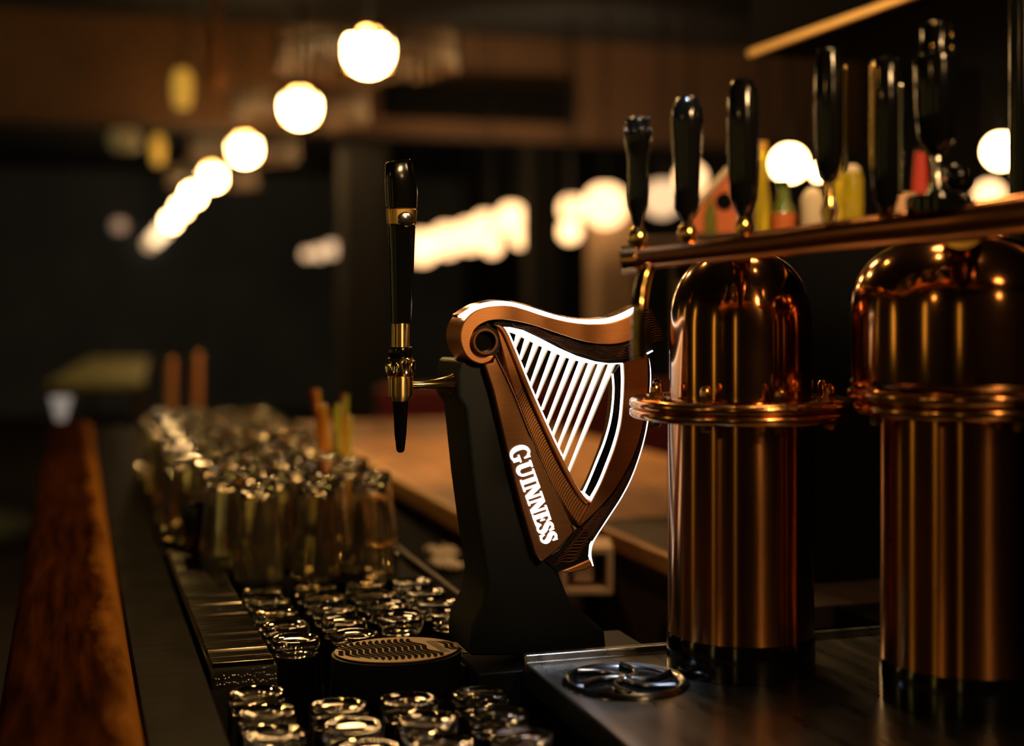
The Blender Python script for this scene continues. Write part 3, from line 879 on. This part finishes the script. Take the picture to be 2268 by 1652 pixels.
def place_big(tt, y):
    nn = -74 + 188 * y
    zx = 300 + tt * .327 + nn * .945; zy = 120 + tt * .945 - nn * .327
    return at_Y(1080 + zx / 5.008, 960 + zy / 5.008, YH - .0032)


t = MB(); write(t, st, wd, place_big, (0, .002, 0)); t.build('lettering', 'led_text', hp)

# faucet with handle
YT = YH + .032


def tapz(py): return at_Y(887, py, YT).z


tx = at_Y(887, 800, YT).x
K = (at_Y(987, 800, YT) - at_Y(887, 800, YT)).length / 100        # metres per pixel here
C0 = Vector((tx, YT, 0))


def tl_(mb, prof, n=40, sx=1, sy=1, dx=0): return mb.lathe([(r * K, tapz(y)) for y, r in prof], C0 + Vector((dx * K, 0, 0)), n, sx, sy)


fa = MB(); tl_(fa, [(1003, 0), (1001, 6), (996, 9), (960, 13), (900, 16), (886, 17)]); f0 = fa.build('nozzle', 'black_gloss', hp, smooth=50)
t = MB(); tl_(t, [(888, 18), (880, 25), (875, 27), (836, 27.5), (834, 26)]); t.build('faucet_body', 'gold_turned', hp, smooth=25)
t = MB(); tl_(t, [(835, 24), (830, 28), (812, 30), (796, 28), (790, 23)], 48); fb = t.build('faucet_ball', 'gold', hp, smooth=50)
for k in range(8):
    a = -PI / 2 + .12 + k * PI / 4
    c = Vector((tx + 27.5 * K * math.cos(a), YT + 27.5 * K * math.sin(a), tapz(812)))
    mt = Matrix.Rotation(a, 3, 'Z') @ Matrix.Rotation(PI / 2, 3, 'Y')
    MB().lathe([(0, 0), (9 * K, 0), (11 * K, 3 * K), (10 * K, 4 * K), (7.5 * K, 3 * K), (0, 2.2 * K)], c, 20, 1.35, .8, mtx=mt).build('lens', 'chrome', fb, smooth=50)
t = MB(); tl_(t, [(791, 24), (786, 26), (772, 26), (768, 24)]); t.build('faucet_cap', 'black_gloss', hp, smooth=30)
t = MB(); tl_(t, [(769, 19), (716, 19)]); t.build('handle_shaft', 'gold_turned', hp, smooth=25)
t = MB(); t.tube([C0 + Vector((25 * K, 0, tapz(853))), C0 + Vector((45 * K, 0, tapz(853))), C0 + Vector((75 * K, 0, tapz(853))), C0 + Vector((105 * K, 0, tapz(852))), C0 + Vector((124 * K, 0, tapz(851))), C0 + Vector((133 * K, 0, tapz(851)))],
                 [9 * K, 8.5 * K, 11 * K, 17 * K, 26 * K, 28 * K], 36); t.build('shank', 'gold', hp, smooth=50)
t = MB(); t.tube([C0 + Vector((129 * K, 0, tapz(851))), C0 + Vector((148 * K, 0, tapz(851)))], 36 * K, 36); t.build('shank_collar', 'black_satin', hp, smooth=40, bevel=.001)


def paddle(name, rows, m, dx=0, parent=hp):
    """handle piece of rounded rectangular section: rows of (y_left, y_right, x_left, x_right, half depth)"""
    mb = MB(); rings = []
    for yl, yr, xl, xr, hd in rows:
        ring = []
        for q in range(28):
            a = 2 * PI * q / 28; ca, sa_ = math.cos(a), math.sin(a)
            e = .55
            ux_ = math.copysign(abs(ca) ** e, ca); uy_ = math.copysign(abs(sa_) ** e, sa_)
            x = (xl + xr) / 2 + ux_ * (xr - xl) / 2; f = (ux_ + 1) / 2
            ring.append(mb.bm.verts.new((tx + (x - 887) * K, YT + uy_ * hd * K, tapz(yl + (yr - yl) * f))))
        rings.append(ring)
    for a, b in zip(rings[:-1], rings[1:]):
        for i in range(28): mb.bm.faces.new((a[i], a[(i + 1) % 28], b[(i + 1) % 28], b[i]))
    mb.bm.faces.new(rings[0]); mb.bm.faces.new(rings[-1])
    return mb.build(name, m, parent, smooth=40, bevel=.0008)


paddle('handle_lower', [(717, 717, 868, 911, 18), (640, 640, 866, 913, 19), (560, 560, 864, 916, 20), (499, 499, 861, 918, 22)], 'black_gloss')
paddle('handle_collar', [(498, 498, 859.5, 919, 23), (463, 463, 857, 922, 23)], 'collar_gold')
t = MB(); t.lathe([(0, 0), (17 * K, 0), (18 * K, 2 * K), (15 * K, 3.5 * K), (0, 3 * K)], C0 + Vector((6 * K, -22.5 * K, tapz(487))), 32, 1, .9, mtx=Matrix.Rotation(PI / 2, 3, 'X')); t.build('badge', 'chrome', hp, smooth=50)
paddle('handle_top', [(462, 462, 857.5, 921, 22), (424, 424, 855, 923, 22), (400, 400, 854.5, 919, 22), (366, 362, 855, 911, 20), (360, 352, 857.5, 907, 17)], 'black_gloss')

# oval drip tray held by an arm from the plinth
dt = thing('drip_tray', (tray_c.x, tray_c.y, 1.07), 'oval black drip tray with a gold wave-slotted grille under the tap', 'drip tray')
RX, RY = .0712, .057
MB().lathe([(0, 1.072), (.92, 1.072), (.97, 1.076), (1.0, 1.112), (1.0, 1.1145), (.97, 1.1150), (0, 1.1150)], (tray_c.x, tray_c.y, 0), 72).build('bowl', 'black_satin', dt).scale = (1, 1, 1)
bo = dt.children[0]
for v in bo.data.vertices:
    v.co.x *= RX; v.co.y *= RY
MBt = MB(); MBt.lathe([(0, 0), (.955, 0), (.965, .0012), (.955, .0022), (0, .0022)], (0, 0, 0), 72)
for v in MBt.bm.verts: v.co.x = v.co.x * RX + tray_c.x; v.co.y = v.co.y * RY + tray_c.y; v.co.z += 1.1150
gr = MBt.build('grille', 'tray_gold', dt, smooth=30)
t = MB(); zt = 1.1174
for k in range(14):
    x0 = -.0615 + .0071 * k
    A3, B3 = [], []
    ymax = RY * .88 * math.sqrt(max(0, 1 - ((abs(x0) + .003) / (RX * .93)) ** 2))
    ymax = min(ymax, RY * .80)
    if ymax < .010: continue
    nq = 26
    for q in range(nq + 1):
        y = -ymax + 2 * ymax * q / nq
        wv = .0033 * math.sin(y / .0062)
        hw = .0027 * math.sqrt(max(.05, 1 - (2 * q / nq - 1) ** 8))
        A3.append((tray_c.x + x0 + wv - hw - .25 * y, tray_c.y + y, zt)); B3.append((tray_c.x + x0 + wv + hw - .25 * y, tray_c.y + y, zt))
    t.strip(A3, B3, (0, 0, -.0006))
for k in range(2):
    x0 = .0555 + .0062 * k; A3, B3 = [], []
    for q in range(17):
        y = -.020 + .04 * q / 16; wv = .0033 * math.sin(y / .0062)
        A3.append((tray_c.x + x0 + wv - .0022 - .25 * y, tray_c.y + y, zt)); B3.append((tray_c.x + x0 + wv + .0022 - .25 * y, tray_c.y + y, zt))
    t.strip(A3, B3, (0, 0, -.0006))
t.build('slots', 'dark_void', gr)
t = MB()


def place_small(tt, y):
    s = tt / 1165.
    return Vector((tray_c.x + .0475 + .0085 * (1 - y) - .006 + .12 * .052 * (s - .5) * 1.0, tray_c.y + .028 - .056 * s, zt))


# the word runs from the far side to the near side of the grille
write(t, st, wd, place_small, (0, 0, -.0006)); t.build('lettering', 'engrave', gr)
t = MB(); ya = tray_c.y - .004
t.box((tray_c.x + RX - .004, ya - .012, 1.085), (.4146, ya + .012, 1.097)); t.build('arm', 'black_satin', dt, bevel=.001)
t = MB(); t.tube([(tray_c.x + RX - .002, tray_c.y - .02, 1.113), (.4125, tray_c.y - .024, 1.1135)], .0012, 8); t.build('wire_clip', 'gold', dt)

# ------------------------------------------------------------------ copper beer tower
c1 = at_d(1640, 900, 1.50); c2 = at_d(2130, 880, 1.38)
k1 = 1.50 / 3150; k2 = 1.38 / 3150
tw = thing('copper_tower', (c1.x, c1.y, ZS), 'polished copper beer tower of bolted columns and domes under a pipe with tap handles', 'beer tower')
for idx, (c, k, rcol, rfl, rdome, ztop) in enumerate([(c1, k1, 160, 245, 157, 0), (c2, k2, 175, 245, 240, 0)]):
    x, y = c.x, c.y
    r = rcol * k; R_ = rfl * k; rd = rdome * k
    zf = c.z
    col = MB().lathe([(r * .5, ZS + .0005), (r, ZS + .0005), (r, zf - .012), (r * .9, zf - .012)], (x, y, 0), 96).build('column', 'copper', tw, smooth=40)
    MB().lathe([(r * .99, ZS + .0005), (r * 1.018, ZS + .0005), (r * 1.018, ZS + .034), (r * .99, ZS + .040)], (x, y, 0), 64, close=True).build('foot_collar', 'black_gloss', col, smooth=40)
    fl = MB()
    if idx == 0:
        fl.lathe([(r * .9, zf - .0115), (R_ - .003, zf - .0115), (R_, zf - .0085), (R_, zf - .0035), (R_ - .002, zf - .0015), (r * .9, zf - .0015)], (x, y, 0), 96, close=True)
        fl.lathe([(r * .9, zf - .0005), (R_ - .002, zf - .0005), (R_, zf + .0015), (R_, zf + .0065), (R_ - .003, zf + .0095), (r * .9, zf + .0095)], (x, y, 0), 96, close=True)
    else:
        for zz, rr in ((zf + .004, R_ * 1.01), (zf - .0095, R_ * .96)):
            fl.lathe([(rr - .012 + .007 * math.cos(a) + .005, zz + .007 * math.sin(a)) for a in [i * PI / 8 for i in range(16)]], (x, y, 0), 96, close=True)
            fl.lathe([(r * .9, zz - .006), (rr - .008, zz - .006), (rr - .008, zz + .006), (r * .9, zz + .006)], (x, y, 0), 96, close=True)
        fl.lathe([(R_ * .6, zf + .012), (R_ * .97, zf + .012), (R_ * .985, zf + .015), (R_ * .97, zf + .018), (R_ * .6, zf + .018)], (x, y, 0), 96, close=True)
    fl = fl.build('flange', 'copper_polish', tw, smooth=50)
    # bolts: acorn nuts above, hexagon heads below
    for b in range(8):
        a = A + PI + b * PI / 4
        base = math.atan2(-CA, -SA)          # toward the camera
        a = base - PI / 2 + math.radians(15) + b * PI / 4
        if idx == 1 and b % 2: continue
        br = R_ * (.82 if idx == 0 else .86)
        q = Vector((x + br * math.cos(a), y + br * math.sin(a), 0))
        zt_ = zf + .0095 if idx == 0 else zf + .011
        nb = MB()
        nb.lathe([(0, zt_), (.0125, zt_), (.0125, zt_ + .001), (.0100, zt_ + .0014), (0, zt_ + .0014)], q, 24)
        nb.lathe([(0, zt_ + .0014), (.0066, zt_ + .0014), (.0066, zt_ + .0075), (0, zt_ + .0075)], q, 6)
        nb.lathe([(.0058, zt_ + .0072), (.0058, zt_ + .011), (.0050, zt_ + .0145), (.0032, zt_ + .0168), (0, zt_ + .0176)], q, 24)
        zb = zf - .0115 if idx == 0 else zf - .016
        nb.lathe([(0, zb), (.0066, zb), (.0066, zb - .006), (.0045, zb - .0085), (0, zb - .0095)], q, 6)
        nb.lathe([(0, zb - .001), (.003, zb - .001), (.003, zt_ + .002), (0, zt_ + .002)], q, 8)
        nb.build('bolt', 'copper_polish', fl, smooth=35)
    # dome
    if idx == 0:
        zd = zf + .0095; zs = at_d(1500, 740, 1.5).z; HD = 185 * k
        prof = [(rd * 1.0, zd), (rd, zs)] + [(rd * math.cos(a) ** .8, zs + HD * math.sin(a) ** .8) for a in [PI / 2 * i / 16 for i in range(1, 16)]] + [(0, zs + HD)]
    else:
        zd = zf + .012; zs = at_d(1900, 700, 1.38).z; HD = 180 * k
        prof = [(rd * .985, zd), (rd, zd + .02), (rd, zs)] + [(rd * math.cos(a) ** .8, zs + HD * math.sin(a) ** .8) for a in [PI / 2 * i / 16 for i in range(1, 16)]] + [(0, zs + HD)]
    MB().lathe(prof, (x, y, 0), 96).build('dome', 'copper_dome', tw, smooth=60)

# the pipe across the top
pa, pm, pb = at_d(1384, 576, 1.32), at_d(1900, 515, 1.26), at_d(2520, 440, 1.17)
pipe_pts = [(1384, 576, 1.32, .0100), (1396, 575, 1.319, .0105), (1500, 563, 1.31, .0108), (1700, 541, 1.285, .0122), (1900, 516, 1.26, .0138), (2100, 496, 1.225, .0158), (2300, 470, 1.195, .0180), (2520, 444, 1.17, .0195)]
pp = [at_d(x, y, d) for x, y, d, r in pipe_pts]
pipe = MB().tube(pp, [q[3] for q in pipe_pts], 40).build('pipe', 'copper_pipe', tw, smooth=50, bevel=.001)
e = (pp[0] - pp[1]).normalized()
MB().tube([pp[0] + e * .003, pp[0] - e * .012], .0125, 36).build('end_cap', 'copper_polish', pipe, smooth=40, bevel=.001)
# necks from the domes to the pipe
for cpt, tgt, rr in ((c1, at_d(1640, 552, 1.30), .012), (c2, at_d(2130, 500, 1.23), .02)):
    s0 = Vector((cpt.x, cpt.y, tgt.z + .004)); MB().tube([Vector((cpt.x, cpt.y, tgt.z - .03)), s0, tgt], rr, 24).build('neck', 'copper_polish', tw, smooth=60)
# spout hanging from the pipe end
sp = [at_d(1436, 588, 1.312), at_d(1428, 610, 1.31), at_d(1420, 645, 1.305), at_d(1416, 690, 1.30), at_d(1414, 760, 1.30), at_d(1414, 794, 1.30)]
MB().tube(spline(sp, 6), .0068, 28).build('spout', 'brass_dark', tw, smooth=50, bevel=.0015)


def pipe_d(px):
    for (x0, y0, d0, r0), (x1, y1, d1, r1) in zip(pipe_pts[:-1], pipe_pts[1:]):
        if x0 <= px <= x1:
            f = (px - x0) / (x1 - x0); return d0 + (d1 - d0) * f, y0 + (y1 - y0) * f, r0 + (r1 - r0) * f
    return pipe_pts[-1][2], pipe_pts[-1][1], pipe_pts[-1][3]


def handle(px, rows, neck, m='black_gloss', nm='brass', n=10, extra=None, sx=.8):
    """tap handle on the pipe: rows of (py, half width px) from the top down, neck rows below it"""
    d, yc, r = pipe_d(px); k = d / 3150
    c = at_d(px, yc, d)

    def Z(py): return at_d(px, py, d).z
    zb = c.z + r * .8
    nk = [(hw * k, Z(py)) for py, hw in neck][::-1]
    nk = [(nk[0][0], zb)] + nk
    b = MB().lathe([(rr, z) for rr, z in nk], (c.x, c.y, 0), 28).build('tap', nm, tw, smooth=45)
    pr = [(0, Z(rows[0][0]))] + [(hw * k, Z(py)) for py, hw in rows]
    MB().lathe(pr[::-1], (c.x, c.y, 0), 28, 1, 1).build('tap_handle', m, b, smooth=40)
    if extra: extra(b, c, k, Z)
    return b


def ribs_left(b, c, k, Z, m='brass', y0=200, y1=470, off=-34, wd_=7):
    """a fluted metal strip up one side of a handle"""
    t = MB(); o = ux * (off * k) - uy * .010
    n_ = 22
    prof = []
    for i in range(n_ * 2 + 1):
        z = Z(y1) + (Z(y0) - Z(y1)) * i / (n_ * 2)
        prof.append(((wd_ if i % 2 else wd_ * .78) * k, z))
    t.lathe(prof, (c.x + o.x, c.y + o.y, 0), 14); t.build('fluted_strip', m, b, smooth=60)


handle(1413, [(256, 8), (264, 18), (276, 27), (300, 31), (322, 28), (345, 23), (385, 21), (430, 23), (455, 21), (478, 13), (500, 9)],
       [(500, 8), (508, 15), (520, 20), (535, 21), (548, 15), (560, 16)])


def stud(b, c, k, Z):
    t = MB()
    for q in range(9):
        a = q * 2 * PI / 9
        t.ball((c.x + 24 * k * math.cos(a), c.y + 24 * k * math.sin(a), Z(266)), 5.5 * k, 10)
    for q in range(11):
        a = q * 2 * PI / 11
        t.ball((c.x + 30 * k * math.cos(a), c.y + 30 * k * math.sin(a), Z(292)), 5.5 * k, 10)
    t.build('knob_studs', 'black_gloss', b, smooth=60)


stud(tw.children[-1], *(lambda d, yc, r: (at_d(1413, yc, d), d / 3150, (lambda py: at_d(1413, py, d).z)))(*pipe_d(1413)))
handle(1522, [(212, 10), (218, 22), (236, 32), (268, 36), (300, 33), (400, 29), (462, 27), (480, 18), (492, 10)],
       [(492, 9), (502, 17), (515, 22), (528, 20), (540, 14), (552, 16)])
handle(1646, [(172, 10), (178, 24), (200, 33), (280, 35), (380, 33), (440, 30), (468, 18), (478, 10)],
       [(478, 10), (490, 16), (505, 20), (520, 14), (535, 16)])
handle(1836, [(106, 12), (112, 24), (140, 30), (250, 32), (360, 28), (395, 20), (405, 10)],
       [(405, 9), (425, 10), (450, 14), (470, 19), (488, 13), (505, 18)], extra=lambda b, c, k, Z: ribs_left(b, c, k, Z, 'brass_dark', 150, 385, 29, 6))
handle(1962, [(126, 12), (132, 26), (150, 34), (240, 35), (360, 32), (440, 27), (465, 18), (475, 11)],
       [(475, 11), (484, 18), (496, 18), (504, 16)], extra=lambda b, c, k, Z: (ribs_left(b, c, k, Z, 'brass', 145, 375, -36, 6), ribs_left(b, c, k, Z, 'chrome', 190, 430, 26, 5)))


def h6(b, c, k, Z):
    t = MB()
    for dx, py in ((-14, 58), (-18, 107), (24, 82), (24, 110), (10, 128)):
        t.ball((c.x + ux.x * dx * k - uy.x * 30 * k, c.y + ux.y * dx * k - uy.y * 30 * k, Z(py)), 5 * k, 12)
    t.build('studs', 'gold', b, smooth=60)
    t = MB(); o = c + ux * (48 * k) + uy * .004
    t.ball((o.x, o.y, Z(392)), 31 * k, 24); t.build('side_knob', 'black_gloss', b, smooth=60)
    t = MB(); t.tube([Vector((c.x, c.y, Z(395))), Vector((o.x, o.y, Z(392)))], 8 * k, 12); t.build('knob_stem', 'chrome', b)
    t = MB()
    t.lathe([(60 * k, Z(472)), (66 * k, Z(468)), (66 * k, Z(440)), (58 * k, Z(432)), (20 * k, Z(430)), (20 * k, Z(472))], (c.x, c.y, 0), 40, close=True); t.build('tap_base', 'black_gloss', b, smooth=40)


handle(2074, [(48, 12), (52, 26), (60, 32), (120, 34), (128, 46), (140, 48), (240, 46), (310, 38), (335, 22), (345, 12)],
       [(345, 11), (352, 14), (362, 14), (366, 9), (395, 9), (402, 13), (415, 15), (430, 24), (440, 18)], nm='chrome', extra=h6)

# ------------------------------------------------------------------ shelf of bottles behind the tower
sh = thing('bottle_shelf', at_d(1750, 530, 2.3), 'dark shelf holding bottles behind the tap handles', 'shelf')
za = at_d(1750, 518, 2.3).z
q0, q1 = at_d(1470, 518, 2.45), at_d(2230, 518, 2.15)
ax = Vector((q1.x - q0.x, q1.y - q0.y, 0)); nn_ = Vector((-ax.y, ax.x, 0)).normalized() * .10
t = MB(); t.poly([Vector((q0.x, q0.y, za - .02)) - nn_, Vector((q1.x, q1.y, za - .02)) - nn_, Vector((q1.x, q1.y, za - .02)) + nn_, Vector((q0.x, q0.y, za - .02)) + nn_], (0, 0, .02))
t.build('board', 'wood_dark', sh, bevel=.002)
t = MB()
for f in (.05, .45):
    q = q0.lerp(q1, f); t.box((q.x - .012, q.y - .012, 1.10), (q.x + .012, q.y + .012, za - .02))
t.build('shelf_posts', 'wood_dark', sh)


dcb = tag(MB().box((.95, 1.78, 1.1005), (1.9, 1.94, za - .0205)).build('dark_cabinet', 'dark_void', None), 'plain black cabinet back panel behind the copper columns', 'cabinet')


def on_shelf(px, dy=0):
    f = (px - 1470) / (2230 - 1470)
    d = 2.45 + (2.15 - 2.45) * f + dy
    p = at_d(px, 518, d); return Vector((p.x, p.y, za)), d / 3150


def bottle(px, prof, m, label, capm=None, cap=None, lm=None, lab=None, dy=0, cat='bottle', name='bottle'):
    p, k = on_shelf(px, dy)
    b = thing(name, p, label, cat, 'bottles on the shelf behind the taps')
    zz = lambda py: za + max(0, (518 - py)) * k
    MB().lathe([(0, za)] + [(hw * k, zz(py)) for py, hw in prof] + [(0, zz(prof[-1][0]))], (p.x, p.y, 0), 28).build('body', m, b, smooth=45)
    if cap:
        MB().lathe([(0, zz(cap[0]))] + [(hw * k, zz(py)) for py, hw in cap[1]] + [(0, zz(cap[1][-1][0]))], (p.x, p.y, 0), 24).build('cap', capm, b, smooth=45)
    if lab:
        r = lab[2] * k; MB().lathe([(r * .9, zz(lab[0])), (r, zz(lab[0])), (r, zz(lab[1])), (r * .9, zz(lab[1]))], (p.x, p.y, 0), 28).build('label', lm, b, smooth=45)
    return b


bottle(1888, [(518, 24), (400, 24), (385, 20), (376, 12)], 'glass_yellow', 'yellow bottle with a domed cream cap behind the fourth tap handle', 'label_cream', (384, [(384, 18), (374, 17), (366, 9)]))
bottle(1852, [(518, 20), (420, 20), (395, 22), (370, 14), (352, 10)], 'glass_yellow', 'yellow pinched bottle just left of the cream-capped one', 'straw_amber', (352, [(352, 11), (340, 10)]))
bottle(1800, [(518, 24), (490, 26), (440, 26), (424, 18), (415, 8)], 'label_cream', 'squat cream rounded bottle between yellow and red things', None, None)
bottle(1838, [(518, 15), (470, 15), (460, 11)], 'silver_foil', 'short silver tin in front of the yellow bottles', 'label_cream', (460, [(460, 13), (448, 13), (442, 6)]), dy=-.09)
bottle(1688, [(518, 17), (440, 18), (400, 12), (330, 11)], 'glass_yellow', 'slim yellow-green bottle right of the third tap handle', 'straw_amber', (330, [(330, 12), (310, 12)]))
bottle(1735, [(518, 26), (470, 26), (440, 14), (410, 11)], 'glass_green', 'squat dark bottle with a rusty label left of the cream one', 'black_gloss', (410, [(410, 12), (396, 12)]), 'orange_card', (510, 470, 26.6))
bottle(2003, [(518, 27), (440, 29), (432, 29)], 'peach', 'peach paper cup at the foot of the rightmost tap handle', None, None, cat='cup', name='paper_cup')
bottle(2040, [(518, 20), (440, 20), (400, 18), (340, 14)], 'label_red', 'red bottle half hidden by the rightmost tap handle', 'black_gloss', (340, [(340, 12), (330, 12)]), dy=.04)
bottle(1572, [(518, 16), (470, 16), (440, 8), (425, 7)], 'glass_green', 'small green bottle behind the second tap handle', 'brass', (425, [(425, 8), (418, 8)]))
bottle(1862, [(518, 20), (430, 20), (415, 12)], 'black_gloss', 'dark round-topped bottle left of the yellow bottles', 'black_gloss', (415, [(415, 16), (395, 19), (378, 10)]), dy=.07)
# orange card tent with a dark round window
p, k = on_shelf(1585)
tent = thing('card_stand', p, 'tilted orange card stand with a dark round hole between the second and third tap handles', 'card stand', None)
pts = [(1532, 516), (1528, 470), (1612, 378), (1628, 392), (1640, 440), (1640, 516)]
dd = k * 3150
f_ = [at_d(x, y, dd) for x, y in pts]
MB().poly(f_, uy * .03).build('card', 'orange_card', tent, bevel=.001)
hc = at_d(1604, 446, dd) - uy * .0015
mt = Matrix.Rotation(-A, 3, 'Z') @ Matrix.Rotation(PI / 2, 3, 'X')
MB().lathe([(0, -.001), (20 * k, -.001), (20 * k, .001), (0, .001)], hc, 32, mtx=mt).build('round_window', 'black_gloss', tent)
MB().tube([at_d(1530, 466, dd - .004), at_d(1614, 374, dd - .004)], 7 * k, 10).build('edge_trim', 'label_cream', tent)

# ------------------------------------------------------------------ overhead gantry with brass edge, post at the right edge
ga, gb = at_d(1690, 127, 2.93), at_d(2330, -62, 2.26)
gx = ga.x
gn = thing('overhead_gantry', (gx, 2.4, ga.z), 'dark overhead bar gantry with a brass edge strip above the tap handles', 'gantry')
gz = (ga.z + gb.z) / 2
t = MB(); t.box((gx, .9, gz), (gx + .9, ga.y + .05, gz + .22)); t.build('canopy', 'dark_void', gn, bevel=.003)
t = MB(); t.box((gx - .010, .9, gz - .004), (gx, ga.y + .05, gz + .012)); t.build('edge_strip', 'strip_brass', gn, bevel=.002)
t = MB(); t.box((gx + .3, 1.2, gz + .22), (gx + .36, 1.26, CEIL)); t.box((gx + .3, 2.6, gz + .22), (gx + .36, 2.66, CEIL)); t.build('hangers', 'black_satin', gn)
p = at_d(2262, 300, 1.9)
po_ = thing('gantry_post', (p.x, p.y, 1.1), 'dark vertical post at the right edge beside the white globe', 'post')
MB().lathe([(0, 1.10), (.016, 1.10), (.016, gz - .0045), (0, gz - .0045)], (p.x, p.y, 0), 28).build('shaft', 'black_gloss', po_, smooth=50)
MB().lathe([(.016, 1.10), (.030, 1.10), (.030, 1.112), (.018, 1.12), (.016, 1.12)], (p.x, p.y, 0), 28, close=True).build('foot', 'brass', po_, smooth=50)
t = MB(); t.box((.950, 1.0, .0), (1.9, 1.64, 1.10)); o = t.build('side_deck', 'bar_black', None)
tag(o, 'dark side deck under the right part of the copper tower', 'counter')

# unit on the cross beam
a_ = at_Y(852, 182, YBM - .12); b_ = at_Y(1268, 272, YBM - .12)
un = thing('ventilation_unit', (a_.x, YBM - .1, b_.z), 'long dark ventilation unit fixed to the brown cross beam', 'ventilation unit')
MB().box((a_.x, YBM - .20, b_.z), (b_.x, YBM - .002, a_.z)).build('casing', 'dark_void', un, bevel=.01)
t = MB()
for k in range(5):
    z = b_.z + (a_.z - b_.z) * (k + .7) / 5.5
    t.box((a_.x + .05, YBM - .212, z), (b_.x - .05, YBM - .199, z + .008))
t.build('louvres', 'dark_void', un)

# ------------------------------------------------------------------ the far end of the bar
zt0 = at_d(200, 795, 7.2)
ft = thing('far_table', (zt0.x, zt0.y, 0), 'lit olive-topped table at the far end beyond the wooden rail', 'table')
q = [at_Z(105, 846, 1.02), at_Z(318, 846, 1.02), at_Z(330, 792, 1.02), at_Z(200, 792, 1.02)]
zq = 1.02
MB().poly(q, (0, 0, -.04)).build('table_top', 'table_olive', ft, bevel=.004)
cen = sum(q, Vector()) / 4
for v in q:
    e = v.lerp(cen, .12)
    MB().box((e.x - .025, e.y - .025, 0), (e.x + .025, e.y + .025, .979)).build('leg', 'wood_dark', ft)
for px, top_, d, lb in [(380, 792, 5.6, 'dim copper post at the far end of the bar, left one of the pair'), (438, 780, 5.6, 'brighter copper post at the far end of the bar, right one of the pair')]:
    p = at_d(px, 900, d); z1 = at_d(px, top_, d).z
    ps = thing('bar_post', (p.x, p.y, 0), lb, 'post', 'copper posts at the far end')
    MB().lathe([(0, 0), (.020, 0), (.020, z1 - .01), (.014, z1), (0, z1)], (p.x, p.y, 0), 24).build('shaft', 'copper_brushed', ps, smooth=40)
    MB().lathe([(.02, 0), (.05, 0), (.05, .01), (.025, .02), (.02, .02)], (p.x, p.y, 0), 24, close=True).build('foot', 'copper_brushed', ps, smooth=40)
# white shaded table lamp beyond the rail
p = at_d(135, 905, 5.0)
tl2 = thing('table_lamp', (p.x, p.y, 0), 'small pale shaded lamp on a thin stand beyond the wooden rail', 'lamp')
k = 5.0 / 3150
MB().lathe([(10 * k, p.z - 26 * k), (24 * k, p.z + 26 * k), (23 * k, p.z + 26 * k), (9 * k, p.z - 26 * k)], (p.x, p.y, 0), 28, close=True).build('shade', mat('shade_pale', (.8, .75, .7), .6, emit=(1, .92, .85), es=.18), tl2, smooth=50)
MB().lathe([(0, 0), (.10, 0), (.10, .012), (.008, .02), (.006, p.z - 26 * k), (0, p.z - 26 * k)], (p.x, p.y, 0), 24).build('stand', 'brass', tl2, smooth=40)
# hanging brass pole above
p = at_d(480, 100, 6.0)
hpole = thing('hanging_pole', (p.x, p.y, p.z), 'slim dull brass pole hanging from the ceiling left of the nearest globe', 'pole')
MB().lathe([(0, at_d(480, 205, 6.0).z), (.022, at_d(480, 200, 6.0).z), (.022, CEIL - .02), (0, CEIL - .02)], (p.x, p.y, 0), 20).build('shaft', 'bronze', hpole, smooth=40)
MB().lathe([(0, CEIL - .02), (.06, CEIL - .02), (.06, CEIL), (0, CEIL)], (p.x, p.y, 0), 20).build('ceiling_plate', 'bronze', hpole, smooth=40)
# red bench behind the back counter
rb0 = at_d(845, 905, 5.4); rb1 = at_d(1040, 905, 5.0)
bn = thing('bench', (rb0.x, rb0.y, 0), 'dark red upholstered bench back beyond the orange counter', 'bench')
MB().box((rb0.x, rb0.y, .5), (rb1.x + 1.6, rb0.y + .12, 1.16)).build('backrest', 'seat_red', bn, bevel=.02)
MB().box((rb0.x, rb0.y - .5, .0), (rb1.x + 1.6, rb0.y - .001, .48)).build('seat', 'seat_red', bn, bevel=.02)
